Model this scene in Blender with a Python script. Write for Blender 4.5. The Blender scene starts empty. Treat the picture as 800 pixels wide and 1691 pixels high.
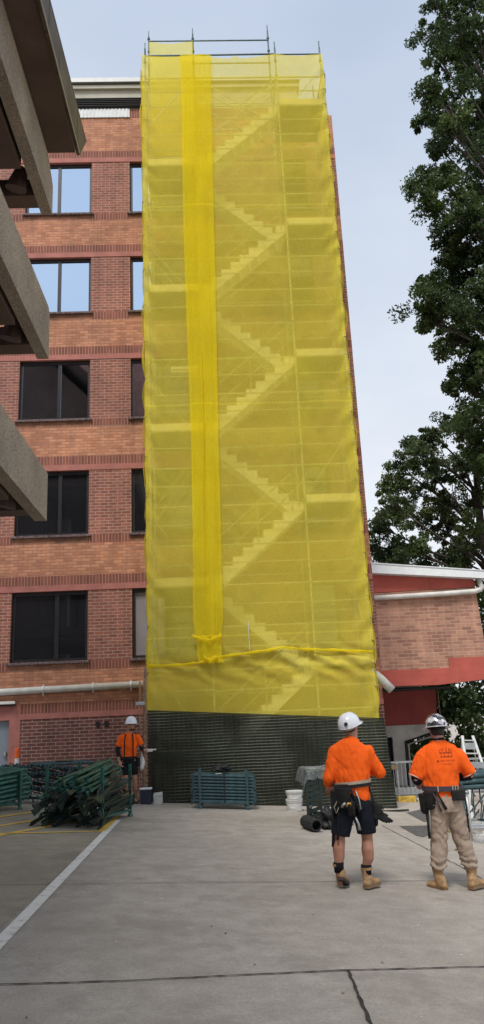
import bpy, bmesh, math, random
import numpy as np
from mathutils import Vector, Matrix, Euler, noise
random.seed(7); rng = np.random.default_rng(7)
V = Vector; R_ = math.radians
scn = bpy.context.scene
COL = scn.collection

# ------------------------------------------------------------------ helpers
class MB:
    """collects geometry (world coordinates) and links it as ONE mesh object"""
    def __init__(s): s.v = []; s.f = []
    def add(s, vs, fs):
        n = len(s.v); s.v += [tuple(p) for p in vs]; s.f += [tuple(n+i for i in f) for f in fs]; return s
    def box(s, x0, x1, y0, y1, z0, z1):
        return s.add([(x0,y0,z0),(x1,y0,z0),(x1,y1,z0),(x0,y1,z0),(x0,y0,z1),(x1,y0,z1),(x1,y1,z1),(x0,y1,z1)],
                     [(0,3,2,1),(4,5,6,7),(0,1,5,4),(1,2,6,5),(2,3,7,6),(3,0,4,7)])
    def obox(s, c, ax, ay, az):
        c, ax, ay, az = V(c), V(ax), V(ay), V(az); vs = []
        for k in (-1,1):
            for (i,j) in ((-1,-1),(1,-1),(1,1),(-1,1)): vs.append(c+ax*i+ay*j+az*k)
        return s.add(vs, [(0,3,2,1),(4,5,6,7),(0,1,5,4),(1,2,6,5),(2,3,7,6),(3,0,4,7)])
    def path(s, pts, r, n=8, cap=True):
        pts = [V(p) for p in pts]
        if not isinstance(r, (list, tuple)): r = [r]*len(pts)
        base = len(s.v); ref = None
        for i, p in enumerate(pts):
            t = (pts[min(i+1, len(pts)-1)] - pts[max(i-1, 0)]).normalized()
            if ref is None: ref = V((0,0,1)) if abs(t.z) < .9 else V((1,0,0))
            a = (ref - t*ref.dot(t)).normalized(); ref = a; b = t.cross(a)
            for k in range(n):
                w = 2*math.pi*k/n; s.v.append(tuple(p + (a*math.cos(w)+b*math.sin(w))*r[i]))
        for i in range(len(pts)-1):
            for k in range(n):
                a0 = base+i*n+k; a1 = base+i*n+(k+1)%n
                s.f.append((a0, a1, a1+n, a0+n))
        if cap:
            s.f.append(tuple(base+k for k in range(n))[::-1]); s.f.append(tuple(base+(len(pts)-1)*n+k for k in range(n)))
        return s
    def tube(s, a, b, r, n=8): return s.path([a, b], r, n)
    def loft(s, rings, n=16, side=V((1,0,0))):
        """rings: (centre, half width along side, half depth) closed tube of ellipses"""
        base = len(s.v); side = V(side); cs = [V(r[0]) for r in rings]
        for i, rg in enumerate(rings):
            t = (cs[min(i+1, len(cs)-1)] - cs[max(i-1, 0)])
            t = t.normalized() if t.length > 1e-9 else V((0,0,1))
            a = side - t*side.dot(t)
            a = a.normalized() if a.length > 1e-4 else V((0,1,0)); b = t.cross(a)
            for k in range(n):
                w = 2*math.pi*k/n; s.v.append(tuple(cs[i] + a*math.cos(w)*rg[1] + b*math.sin(w)*rg[2]))
        for i in range(len(rings)-1):
            for k in range(n):
                a0 = base+i*n+k; a1 = base+i*n+(k+1)%n
                s.f.append((a0, a1, a1+n, a0+n))
        s.f.append(tuple(base+k for k in range(n))[::-1]); s.f.append(tuple(base+(len(rings)-1)*n+k for k in range(n)))
        return s
    def ball(s, c, rx, ry=None, rz=None, n=12, m=8):
        ry = ry or rx; rz = rz or rx; c = V(c); base = len(s.v)
        for i in range(1, m):
            ph = math.pi*i/m
            for k in range(n):
                w = 2*math.pi*k/n
                s.v.append((c.x+rx*math.sin(ph)*math.cos(w), c.y+ry*math.sin(ph)*math.sin(w), c.z+rz*math.cos(ph)))
        for i in range(m-2):
            for k in range(n):
                a0 = base+i*n+k; a1 = base+i*n+(k+1)%n
                s.f.append((a0, a0+n, a1+n, a1))
        t = len(s.v); s.v.append((c.x,c.y,c.z+rz)); s.v.append((c.x,c.y,c.z-rz))
        for k in range(n):
            s.f.append((t, base+k, base+(k+1)%n)); q = base+(m-2)*n
            s.f.append((t+1, q+(k+1)%n, q+k))
        return s
    def prism(s, poly, y0, y1):
        """polygon of (x,z) extruded along y"""
        n = len(poly)
        vs = [(x,y0,z) for x,z in poly]+[(x,y1,z) for x,z in poly]
        return s.add(vs, [tuple(range(n)), tuple(range(n,2*n))[::-1]]+[(i,i+n,(i+1)%n+n,(i+1)%n) for i in range(n)])
    def prismx(s, poly, x0, x1):
        """polygon of (y,z) extruded along x"""
        n = len(poly)
        vs = [(x0,y,z) for y,z in poly]+[(x1,y,z) for y,z in poly]
        return s.add(vs, [tuple(range(n))[::-1], tuple(range(n,2*n))]+[(i,(i+1)%n,(i+1)%n+n,i+n) for i in range(n)])
    def mesh(s, name, org=(0,0,0)):
        me = bpy.data.meshes.new(name); o = V(org)
        me.from_pydata([(a[0]-o.x, a[1]-o.y, a[2]-o.z) for a in s.v], [], s.f); me.update()
        return me
    def build(s, name, mat, parent=None, smooth=False, fix=True, bevel=0):
        org = wloc(parent) if parent else V((0,0,0))
        me = s.mesh(name, org)
        if fix:
            bm = bmesh.new(); bm.from_mesh(me); bmesh.ops.recalc_face_normals(bm, faces=bm.faces); bm.to_mesh(me); bm.free()
        o = bpy.data.objects.new(name, me); COL.objects.link(o)
        if mat: me.materials.append(mat)
        if parent: o.parent = parent
        if smooth: me.polygons.foreach_set('use_smooth', [True]*len(me.polygons))
        if bevel:
            md = o.modifiers.new('bevel', 'BEVEL'); md.width = bevel; md.segments = 2; md.limit_method = 'ANGLE'; md.angle_limit = R_(40)
        return o
def wloc(o):
    p = V((0,0,0))
    while o: p += o.location; o = o.parent
    return p
def tag(o, label=None, cat=None, group=None, kind=None):
    if label: o['label'] = label
    if cat: o['category'] = cat
    if group: o['group'] = group
    if kind: o['kind'] = kind
    return o
def thing(name, label, cat, loc=(0,0,0), group=None):
    o = bpy.data.objects.new(name, None); COL.objects.link(o); o.location = loc; o.empty_display_size = .2
    return tag(o, label, cat, group)
def dup(o, parent=None, loc=None, rot=None):
    c = o.copy(); COL.objects.link(c)
    if parent: c.parent = parent
    if loc is not None: c.location = loc
    if rot is not None: c.rotation_euler = rot
    return c
def dup_tree(o, parent=None):
    c = dup(o, parent)
    if parent is None: c.parent = None
    for ch in [q for q in COL.objects if q.parent == o]: dup_tree(ch, c)
    return c

# ------------------------------------------------------------------ camera
F_PX, PITCH, ROLL, YAW, CAM_H = 1281.76, R_(15.279), R_(2.562), R_(2.382), 1.7
cd = V((math.sin(YAW)*math.cos(PITCH), math.cos(YAW)*math.cos(PITCH), math.sin(PITCH)))
cr = V((math.cos(YAW), -math.sin(YAW), 0)); cu = cr.cross(cd)
CR = cr*math.cos(ROLL) - cu*math.sin(ROLL); CU = cr*math.sin(ROLL) + cu*math.cos(ROLL)
cam = bpy.data.cameras.new('camera'); camo = bpy.data.objects.new('camera', cam); COL.objects.link(camo)
camo.matrix_world = Matrix(((CR.x,CU.x,-cd.x,0),(CR.y,CU.y,-cd.y,0),(CR.z,CU.z,-cd.z,CAM_H),(0,0,0,1)))
cam.sensor_fit = 'HORIZONTAL'; cam.sensor_width = 36; cam.lens = F_PX/800*36
cam.clip_start = .1; cam.clip_end = 1500
scn.camera = camo
def ray(x, y): return CR*(x-400) + CU*(845.5-y) + cd*F_PX
def at(x, y, Y):
    v = ray(x, y); v = v*(Y/v.y); return V((v.x, Y, v.z+CAM_H))
SLOPE = .07
def gz(x): return -SLOPE*max(-14, min(14, x))
def gr(x, y):
    v = ray(x, y); t = -CAM_H/(v.z+SLOPE*v.x); return V((v.x*t, v.y*t, v.z*t+CAM_H))

# ------------------------------------------------------------------ materials
def nt(name):
    m = bpy.data.materials.new(name); m.use_nodes = True
    return m, m.node_tree.nodes, m.node_tree.links
def N(ns, t, **k):
    n = ns.new(t)
    for a, b in k.items():
        if hasattr(n, a): setattr(n, a, b)
        else: n.inputs[a.replace('_', ' ')].default_value = b
    return n
def ramp(ns, stops, interp='LINEAR'):
    r = ns.new('ShaderNodeValToRGB'); r.color_ramp.interpolation = interp
    while len(r.color_ramp.elements) < len(stops): r.color_ramp.elements.new(.5)
    for e, (p, c) in zip(r.color_ramp.elements, stops):
        e.position = p; e.color = (*c, 1) if len(c) == 3 else c
    return r
def basic(name, col, rough=.6, metal=0, var=.12, scale=6, bump=0, bscale=40, col2=None, spec=.5, coat=0):
    """principled with an uneven, slightly worn colour"""
    m, ns, ln = nt(name); b = ns['Principled BSDF']
    tc = N(ns, 'ShaderNodeTexCoord'); nz = N(ns, 'ShaderNodeTexNoise', Scale=scale, Detail=6.0, Roughness=.65)
    ln.new(tc.outputs['Object'], nz.inputs['Vector'])
    c2 = col2 or tuple(min(1, c*(1-var*2.2)) for c in col); c1 = tuple(min(1, c*(1+var)) for c in col)
    rp = ramp(ns, [(.3, c2), (.7, c1)]); ln.new(nz.outputs['Fac'], rp.inputs[0]); ln.new(rp.outputs[0], b.inputs['Base Color'])
    b.inputs['Roughness'].default_value = rough; b.inputs['Metallic'].default_value = metal
    b.inputs['Specular IOR Level'].default_value = spec; b.inputs['Coat Weight'].default_value = coat
    if bump:
        n2 = N(ns, 'ShaderNodeTexNoise', Scale=bscale, Detail=4.0); ln.new(tc.outputs['Object'], n2.inputs['Vector'])
        bp = N(ns, 'ShaderNodeBump', Strength=bump, Distance=.02); ln.new(n2.outputs['Fac'], bp.inputs['Height']); ln.new(bp.outputs[0], b.inputs['Normal'])
    return m
def brick(name, c1, c2, mortar, soldier=False, bw=.24, bh=.086, stain=.25, msize=.011):
    m, ns, ln = nt(name); b = ns['Principled BSDF']; b.inputs['Roughness'].default_value = .85
    tc = N(ns, 'ShaderNodeTexCoord'); sp = N(ns, 'ShaderNodeSeparateXYZ'); ln.new(tc.outputs['Object'], sp.inputs[0])
    ad = N(ns, 'ShaderNodeMath', operation='ADD'); ln.new(sp.outputs[0], ad.inputs[0]); ln.new(sp.outputs[1], ad.inputs[1])
    cb = N(ns, 'ShaderNodeCombineXYZ')
    if soldier: ln.new(sp.outputs[2], cb.inputs[0]); ln.new(ad.outputs[0], cb.inputs[1])
    else: ln.new(ad.outputs[0], cb.inputs[0]); ln.new(sp.outputs[2], cb.inputs[1])
    bt = N(ns, 'ShaderNodeTexBrick', offset=0.0 if soldier else .5, squash=1.0)
    for k, v in (('Scale', 1.0), ('Mortar Size', msize), ('Mortar Smooth', .3), ('Bias', -.1), ('Brick Width', 5.0 if soldier else bw), ('Row Height', bh)): bt.inputs[k].default_value = v
    ln.new(cb.outputs[0], bt.inputs['Vector'])
    bt.inputs['Color1'].default_value = (*c1,1); bt.inputs['Color2'].default_value = (*c2,1); bt.inputs['Mortar'].default_value = (*mortar,1)
    nz = N(ns, 'ShaderNodeTexNoise', Scale=.9, Detail=7.0, Roughness=.7); ln.new(tc.outputs['Object'], nz.inputs['Vector'])
    rp = ramp(ns, [(.3, (1-stain,)*3), (.5,(.98,.96,.95)), (.68, (1.2,1.17,1.14))]); ln.new(nz.outputs['Fac'], rp.inputs[0])
    mx = N(ns, 'ShaderNodeMix', data_type='RGBA', blend_type='MULTIPLY'); mx.inputs[0].default_value = 1
    ln.new(bt.outputs['Color'], mx.inputs[6]); ln.new(rp.outputs[0], mx.inputs[7])
    # grime streaks running down
    mp = N(ns, 'ShaderNodeMapping'); mp.inputs['Scale'].default_value = (2.5, 2.5, .25); ln.new(tc.outputs['Object'], mp.inputs[0])
    n3 = N(ns, 'ShaderNodeTexNoise', Scale=1.6, Detail=5.0); ln.new(mp.outputs[0], n3.inputs['Vector'])
    r3 = ramp(ns, [(.35, (.8,.78,.78)), (.6, (1.04,1.03,1.02))]); ln.new(n3.outputs['Fac'], r3.inputs[0])
    m2 = N(ns, 'ShaderNodeMix', data_type='RGBA', blend_type='MULTIPLY'); m2.inputs[0].default_value = .8
    ln.new(mx.outputs[2], m2.inputs[6]); ln.new(r3.outputs[0], m2.inputs[7]); ln.new(m2.outputs[2], b.inputs['Base Color'])
    iv = N(ns, 'ShaderNodeMath', operation='SUBTRACT'); iv.inputs[0].default_value = 1; ln.new(bt.outputs['Fac'], iv.inputs[1])
    bp = N(ns, 'ShaderNodeBump', Strength=.6, Distance=.008); ln.new(iv.outputs[0], bp.inputs['Height']); ln.new(bp.outputs[0], b.inputs['Normal'])
    return m
M = {}
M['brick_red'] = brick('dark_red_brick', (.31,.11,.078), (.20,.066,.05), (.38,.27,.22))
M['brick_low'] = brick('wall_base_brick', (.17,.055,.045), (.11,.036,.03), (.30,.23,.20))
M['brick_orange'] = brick('orange_brick', (.54,.25,.145), (.35,.14,.08), (.30,.17,.115), msize=.010)
M['stained'] = brick('stained_brick', (.34,.155,.09), (.19,.085,.055), (.26,.15,.10), stain=.55, msize=.007)
M['soldier'] = brick('soldier_brick', (.25,.08,.055), (.17,.055,.04), (.33,.20,.15), soldier=True)
M['brick_pink'] = brick('pink_brick', (.46,.245,.165), (.27,.125,.09), (.44,.31,.25), bw=.29, bh=.098)
M['lintel'] = basic('pink_render', (.39,.145,.12), .8, var=.12, scale=3, bump=.1)
M['sill'] = basic('sill_brick', (.17,.12,.12), .9, var=.45, scale=14, bump=.5, bscale=30)
M['cream'] = basic('cream_render', (.42,.40,.33), .8, var=.08, scale=2)
M['capgrey'] = basic('cap_metal', (.33,.34,.34), .5, .3, var=.06)
M['frame'] = basic('bronze_frame', (.028,.024,.027), .4, .3, var=.15)
M['louvre'] = basic('louvre_dark', (.02,.021,.024), .5)
M['whitepanel'] = basic('white_corrugated', (.62,.64,.66), .6, var=.08)
M['pvc'] = basic('white_pipe', (.62,.61,.58), .45, var=.10, scale=4)
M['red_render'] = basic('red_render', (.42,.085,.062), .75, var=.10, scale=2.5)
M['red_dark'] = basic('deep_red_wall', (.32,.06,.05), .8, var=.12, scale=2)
M['concrete_wall'] = basic('concrete_wall', (.52,.51,.48), .85, var=.14, scale=1.6, bump=.2)
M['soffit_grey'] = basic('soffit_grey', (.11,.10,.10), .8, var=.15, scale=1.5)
M['roofwhite'] = basic('white_fascia', (.72,.75,.78), .4, var=.05)
M['door'] = basic('grey_door', (.20,.235,.28), .5, var=.05)
M['brown_soffit'] = basic('brown_soffit', (.105,.068,.055), .75, var=.2, scale=.7)
M['brown_fascia'] = basic('brown_fascia', (.085,.062,.045), .6, var=.3, scale=1.5)
M['tile'] = basic('roof_tile', (.10,.06,.05), .8, var=.2)
M['dark_in'] = basic('dark_interior', (.012,.012,.014), .9)
M['galv'] = basic('galvanised', (.42,.44,.45), .45, .6, var=.12, scale=8)
M['alu'] = basic('aluminium', (.66,.66,.64), .4, .35, var=.1)
M['stair'] = basic('pale_stair_alloy', (.78,.76,.68), .5, .0, var=.06)
M['green'] = basic('green_painted_steel', (.028,.135,.105), .38, .1, var=.35, scale=9, col2=(.02,.045,.04))
M['green_dark'] = basic('dark_green_steel', (.010,.030,.026), .5, .1, var=.4, scale=12, col2=(.02,.02,.018))
M['bluegreen'] = basic('blue_green_steel', (.045,.095,.105), .4, .15, var=.3, scale=9, col2=(.02,.04,.045))
M['black'] = basic('black_rubber', (.016,.016,.018), .6, var=.2)
M['orange_plastic'] = basic('orange_plastic', (.85,.13,.02), .5, var=.06)
M['white_plastic'] = basic('white_plastic', (.72,.72,.69), .45, var=.07)
M['yellow_paint'] = basic('yellow_paint', (.62,.40,.06), .7, var=.25, scale=12)
M['timber'] = basic('weathered_timber', (.28,.20,.12), .85, var=.3, scale=10)
M['bark'] = basic('bark', (.10,.085,.07), .95, var=.35, scale=8, bump=.6, bscale=14)
M['lamp'] = basic('opal_diffuser', (.7,.7,.66), .4, var=.03)
def glass(name, tint, refl, dark):
    m, ns, ln = nt(name); b = ns['Principled BSDF']
    gl = N(ns, 'ShaderNodeBsdfGlossy', Roughness=.03); gl.inputs['Color'].default_value = (*tint,1)
    b.inputs['Base Color'].default_value = (*dark,1); b.inputs['Roughness'].default_value = .08
    tc = N(ns, 'ShaderNodeTexCoord'); nz = N(ns, 'ShaderNodeTexNoise', Scale=.7, Detail=1.0); ln.new(tc.outputs['Object'], nz.inputs['Vector'])
    bp = N(ns, 'ShaderNodeBump', Strength=.05, Distance=.02); ln.new(nz.outputs['Fac'], bp.inputs['Height']); ln.new(bp.outputs[0], gl.inputs['Normal'])
    mx = N(ns, 'ShaderNodeMixShader'); mx.inputs[0].default_value = refl
    ln.new(b.outputs[0], mx.inputs[1]); ln.new(gl.outputs[0], mx.inputs[2]); ln.new(mx.outputs[0], ns['Material Output'].inputs[0])
    return m
M['glass'] = glass('tinted_glass', (.62,.78,.98), .88, (.012,.013,.016))
M['glass_dimmed'] = glass('dim_reflection_glass', (.5,.6,.75), .18, (.014,.015,.018))  # same window glass with dark reflections put into a duller copy
M['blind'] = glass('glass_before_pale_blind', (.8,.8,.85), .10, (.28,.26,.28))

def fabric_net(name, c1, c2, alpha, trans=.35, var=.05, tint=(1,1,.55), thread=False):
    """woven shade cloth: part of the light goes straight through the holes"""
    m, ns, ln = nt(name); ns.remove(ns['Principled BSDF'])
    tc = N(ns, 'ShaderNodeTexCoord'); nz = N(ns, 'ShaderNodeTexNoise', Scale=1.1, Detail=5.0); ln.new(tc.outputs['Object'], nz.inputs['Vector'])
    rp = ramp(ns, [(.3, c2), (.7, c1)]); ln.new(nz.outputs['Fac'], rp.inputs[0])
    df = N(ns, 'ShaderNodeBsdfDiffuse'); tl = N(ns, 'ShaderNodeBsdfTranslucent'); tp = N(ns, 'ShaderNodeBsdfTransparent')
    tp.inputs[0].default_value = (*tint,1)
    ln.new(rp.outputs[0], df.inputs[0]); ln.new(rp.outputs[0], tl.inputs[0])
    m1 = N(ns, 'ShaderNodeMixShader'); m1.inputs[0].default_value = trans; ln.new(df.outputs[0], m1.inputs[1]); ln.new(tl.outputs[0], m1.inputs[2])
    m2 = N(ns, 'ShaderNodeMixShader'); ln.new(tp.outputs[0], m2.inputs[1]); ln.new(m1.outputs[0], m2.inputs[2])
    n2 = N(ns, 'ShaderNodeTexNoise', Scale=.6, Detail=4.0); ln.new(tc.outputs['Object'], n2.inputs['Vector'])
    mr = N(ns, 'ShaderNodeMapRange'); mr.inputs[1].default_value = .3; mr.inputs[2].default_value = .7; mr.inputs[3].default_value = alpha-var; mr.inputs[4].default_value = alpha+var
    n3 = N(ns, 'ShaderNodeTexNoise', Scale=34.0, Detail=2.0); ln.new(tc.outputs['Object'], n3.inputs['Vector'])
    g_ = N(ns, 'ShaderNodeMath', operation='MULTIPLY_ADD'); g_.inputs[1].default_value = .22; g_.inputs[2].default_value = -.11; ln.new(n3.outputs['Fac'], g_.inputs[0])
    sm_ = N(ns, 'ShaderNodeMath', operation='ADD', use_clamp=True); ln.new(mr.outputs[0], sm_.inputs[0]); ln.new(g_.outputs[0], sm_.inputs[1])
    # sheet seams: a narrow double band every 1.83 m across and at two heights
    sx = N(ns, 'ShaderNodeSeparateXYZ'); ln.new(tc.outputs['Object'], sx.inputs[0])
    def seam(sock, period, off, wid):
        a = N(ns, 'ShaderNodeMath', operation='ADD'); a.inputs[1].default_value = off; ln.new(sock, a.inputs[0])
        b_ = N(ns, 'ShaderNodeMath', operation='MODULO'); b_.inputs[1].default_value = period; ln.new(a.outputs[0], b_.inputs[0])
        c_ = N(ns, 'ShaderNodeMath', operation='LESS_THAN'); c_.inputs[1].default_value = wid; ln.new(b_.outputs[0], c_.inputs[0]); return c_.outputs[0]
    ad = N(ns, 'ShaderNodeMath', operation='MAXIMUM'); ad.inputs[0].default_value = 0; ln.new(seam(sx.outputs[2], 5.9, 2.2, .05), ad.inputs[1])
    s2_ = N(ns, 'ShaderNodeMath', operation='MULTIPLY_ADD', use_clamp=True); s2_.inputs[1].default_value = .12; ln.new(ad.outputs[0], s2_.inputs[0]); ln.new(sm_.outputs[0], s2_.inputs[2])
    ln.new(n2.outputs['Fac'], mr.inputs[0]); ln.new(s2_.outputs[0], m2.inputs[0]); ln.new(m2.outputs[0], ns['Material Output'].inputs[0])
    return m
M['net'] = fabric_net('yellow_shade_cloth', (.87,.735,.09), (.79,.665,.095), .59, var=.04, tint=(1,.98,.68))
M['net2'] = fabric_net('yellow_shade_cloth_folded', (.95,.79,.03), (.88,.72,.04), .52, .35, tint=(1,.96,.45))
def wrapmat():
    m, ns, ln = nt('black_mesh_wrap'); ns.remove(ns['Principled BSDF'])
    tc = N(ns, 'ShaderNodeTexCoord'); sp = N(ns, 'ShaderNodeSeparateXYZ'); ln.new(tc.outputs['Object'], sp.inputs[0])
    nz = N(ns, 'ShaderNodeTexNoise', Scale=1.5, Detail=4.0); ln.new(tc.outputs['Object'], nz.inputs['Vector'])
    def lines(sock, freq, wob, width):
        a = N(ns, 'ShaderNodeMath', operation='MULTIPLY'); a.inputs[1].default_value = freq; ln.new(sock, a.inputs[0])
        b_ = N(ns, 'ShaderNodeMath', operation='MULTIPLY_ADD'); b_.inputs[1].default_value = wob; ln.new(nz.outputs['Fac'], b_.inputs[0]); ln.new(a.outputs[0], b_.inputs[2])
        c_ = N(ns, 'ShaderNodeMath', operation='FRACT'); ln.new(b_.outputs[0], c_.inputs[0])
        d_ = N(ns, 'ShaderNodeMath', operation='LESS_THAN'); d_.inputs[1].default_value = width; ln.new(c_.outputs[0], d_.inputs[0])
        return d_.outputs[0]
    h = lines(sp.outputs[2], 1/.066, .5, .26); v = lines(sp.outputs[0], 1/.11, .4, .16)
    big = N(ns, 'ShaderNodeTexNoise', Scale=.9, Detail=5.0, Roughness=.6); ln.new(tc.outputs['Object'], big.inputs['Vector'])
    rp = ramp(ns, [(.40, (.04,.04,.04)), (.62, (1,1,1))]); ln.new(big.outputs['Fac'], rp.inputs[0])
    hm = N(ns, 'ShaderNodeMath', operation='MULTIPLY'); ln.new(h, hm.inputs[0]); ln.new(rp.outputs[0], hm.inputs[1])
    vm = N(ns, 'ShaderNodeMath', operation='MULTIPLY'); ln.new(v, vm.inputs[0]); vm.inputs[1].default_value = .09
    sm = N(ns, 'ShaderNodeMath', operation='MAXIMUM'); ln.new(hm.outputs[0], sm.inputs[0]); ln.new(vm.outputs[0], sm.inputs[1])
    cr_ = ramp(ns, [(0, (.024,.028,.021)), (1, (.155,.165,.13))]); ln.new(sm.outputs[0], cr_.inputs[0])
    df = N(ns, 'ShaderNodeBsdfDiffuse'); ln.new(cr_.outputs[0], df.inputs[0])
    tp = N(ns, 'ShaderNodeBsdfTransparent'); mx = N(ns, 'ShaderNodeMixShader'); mx.inputs[0].default_value = .92
    ln.new(tp.outputs[0], mx.inputs[1]); ln.new(df.outputs[0], mx.inputs[2]); ln.new(mx.outputs[0], ns['Material Output'].inputs[0])
    return m
M['wrap'] = wrapmat()
def aggregate():
    """exposed aggregate concrete: tiny light and dark stones"""
    m, ns, ln = nt('exposed_aggregate'); b = ns['Principled BSDF']; b.inputs['Roughness'].default_value = .9
    tc = N(ns, 'ShaderNodeTexCoord'); vo = N(ns, 'ShaderNodeTexVoronoi', Scale=52.0); ln.new(tc.outputs['Object'], vo.inputs['Vector'])
    rp = ramp(ns, [(0, (.19,.16,.135)), (.45, (.30,.26,.215)), (1, (.46,.405,.34))]); ln.new(vo.outputs['Color'], rp.inputs[0])
    nz = N(ns, 'ShaderNodeTexNoise', Scale=1.0, Detail=6.0); ln.new(tc.outputs['Object'], nz.inputs['Vector'])
    r2 = ramp(ns, [(.3, (.72,.70,.68)), (.7, (1.1,1.05,.98))]); ln.new(nz.outputs['Fac'], r2.inputs[0])
    mx = N(ns, 'ShaderNodeMix', data_type='RGBA', blend_type='MULTIPLY'); mx.inputs[0].default_value = 1
    ln.new(rp.outputs[0], mx.inputs[6]); ln.new(r2.outputs[0], mx.inputs[7]); ln.new(mx.outputs[2], b.inputs['Base Color'])
    bp = N(ns, 'ShaderNodeBump', Strength=.8, Distance=.01); ln.new(vo.outputs['Distance'], bp.inputs['Height']); ln.new(bp.outputs[0], b.inputs['Normal'])
    return m
M['aggregate'] = aggregate()
def groundmat(name, a, b2, stainc, bumps=.35):
    m, ns, ln = nt(name); b = ns['Principled BSDF']; b.inputs['Roughness'].default_value = .88; b.inputs['Specular IOR Level'].default_value = .3
    tc = N(ns, 'ShaderNodeTexCoord')
    def noise_(s, d, r=.6, vec=None):
        n = N(ns, 'ShaderNodeTexNoise', Scale=s, Detail=d, Roughness=r); ln.new(vec or tc.outputs['Object'], n.inputs['Vector']); return n.outputs['Fac']
    big = noise_(.45, 8.0, .62); mid = noise_(3.2, 8.0, .7); fine = noise_(55., 3.0, .7)
    r1 = ramp(ns, [(.32, b2), (.68, a)]); ln.new(big, r1.inputs[0])
    r2 = ramp(ns, [(.32, (.80,.79,.78)), (.7, (1.1,1.1,1.1))]); ln.new(mid, r2.inputs[0])
    r3 = ramp(ns, [(.25, (.70,.70,.70)), (.72, (1.2,1.2,1.2))]); ln.new(fine, r3.inputs[0])
    m1 = N(ns, 'ShaderNodeMix', data_type='RGBA', blend_type='MULTIPLY'); m1.inputs[0].default_value = 1; ln.new(r1.outputs[0], m1.inputs[6]); ln.new(r2.outputs[0], m1.inputs[7])
    m2 = N(ns, 'ShaderNodeMix', data_type='RGBA', blend_type='MULTIPLY'); m2.inputs[0].default_value = .8; ln.new(m1.outputs[2], m2.inputs[6]); ln.new(r3.outputs[0], m2.inputs[7])
    # oil / tyre stains
    st = noise_(.9, 9.0, .75); rs = ramp(ns, [(.52, (0,0,0)), (.60, (.6,.6,.6))]); ln.new(st, rs.inputs[0])
    m3 = N(ns, 'ShaderNodeMix', data_type='RGBA'); ln.new(rs.outputs[0], m3.inputs[0]); ln.new(m2.outputs[2], m3.inputs[6]); m3.inputs[7].default_value = (*stainc,1)
    # dark spots (gum, drips)
    vo = N(ns, 'ShaderNodeTexVoronoi', Scale=2.3); ln.new(tc.outputs['Object'], vo.inputs['Vector'])
    rv = ramp(ns, [(.018, (.6,.6,.6)), (.035, (0,0,0))]); ln.new(vo.outputs['Distance'], rv.inputs[0])
    m4 = N(ns, 'ShaderNodeMix', data_type='RGBA'); ln.new(rv.outputs[0], m4.inputs[0]); ln.new(m3.outputs[2], m4.inputs[6]); m4.inputs[7].default_value = (.07,.065,.06,1)
    ln.new(m4.outputs[2], b.inputs['Base Color'])
    bp = N(ns, 'ShaderNodeBump', Strength=bumps, Distance=.006); ln.new(fine, bp.inputs['Height']); ln.new(bp.outputs[0], b.inputs['Normal'])
    return m
M['ground'] = groundmat('worn_concrete', (.455,.41,.36), (.355,.32,.28), (.26,.23,.20))
M['ground2'] = groundmat('yellowish_concrete', (.37,.33,.255), (.27,.24,.19), (.20,.175,.145))
M['joint'] = basic('joint_dirt', (.045,.04,.036), .95, var=.3, scale=20)
M['asphalt'] = basic('asphalt_patch', (.11,.105,.10), .9, var=.25, scale=14, bump=.3)
def paint(name, col, under, lo=.42, hi=.58):
    m, ns, ln = nt(name); b = ns['Principled BSDF']; b.inputs['Roughness'].default_value = .8
    tc = N(ns, 'ShaderNodeTexCoord'); nz = N(ns, 'ShaderNodeTexNoise', Scale=9.0, Detail=9.0, Roughness=.8); ln.new(tc.outputs['Object'], nz.inputs['Vector'])
    rp = ramp(ns, [(lo, under), (hi, col)]); ln.new(nz.outputs['Fac'], rp.inputs[0]); ln.new(rp.outputs[0], b.inputs['Base Color'])
    return m
M['line_white'] = paint('worn_white_line', (.74,.72,.67), (.34,.31,.27), .33, .48)
M['line_yellow'] = paint('worn_yellow_line', (.72,.46,.06), (.34,.27,.17), .33, .50)

# ------------------------------------------------------------------ sky and sun
w = bpy.data.worlds.new('World'); scn.world = w; w.use_nodes = True
ns, ln = w.node_tree.nodes, w.node_tree.links
SUN_EL, SUN_AZ = R_(58), R_(200)          # azimuth clockwise from +Y: behind the camera, a little to its left
sky = N(ns, 'ShaderNodeTexSky', sky_type='NISHITA', sun_disc=False); sky.sun_elevation = SUN_EL; sky.sun_rotation = SUN_AZ
sky.air_density = 1.0; sky.dust_density = 3.0; sky.ozone_density = 1.0
tc = N(ns, 'ShaderNodeTexCoord'); sp = N(ns, 'ShaderNodeSeparateXYZ'); ln.new(tc.outputs['Generated'], sp.inputs[0])
cl = ramp(ns, [(0.0, (.86,.875,.90)), (.25, (.75,.785,.855)), (.5, (.62,.68,.785)), (.75, (.53,.605,.74)), (1.0, (.47,.56,.71))]); ln.new(sp.outputs[2], cl.inputs[0])
mp = N(ns, 'ShaderNodeMapping'); mp.inputs['Scale'].default_value = (1, 1, 2.2); ln.new(tc.outputs['Generated'], mp.inputs[0])
cn = N(ns, 'ShaderNodeTexNoise', Scale=1.7, Detail=5.0, Roughness=.55); ln.new(mp.outputs[0], cn.inputs['Vector'])
cr2 = ramp(ns, [(.32, (.89,.91,.94)), (.68, (1.10,1.09,1.06))]); ln.new(cn.outputs['Fac'], cr2.inputs[0])
cm = N(ns, 'ShaderNodeMix', data_type='RGBA', blend_type='MULTIPLY'); cm.inputs[0].default_value = 1; ln.new(cl.outputs[0], cm.inputs[6]); ln.new(cr2.outputs[0], cm.inputs[7])
sc_ = N(ns, 'ShaderNodeVectorMath', operation='SCALE'); sc_.inputs['Scale'].default_value = 7.7; ln.new(cm.outputs[2], sc_.inputs[0])
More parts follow.
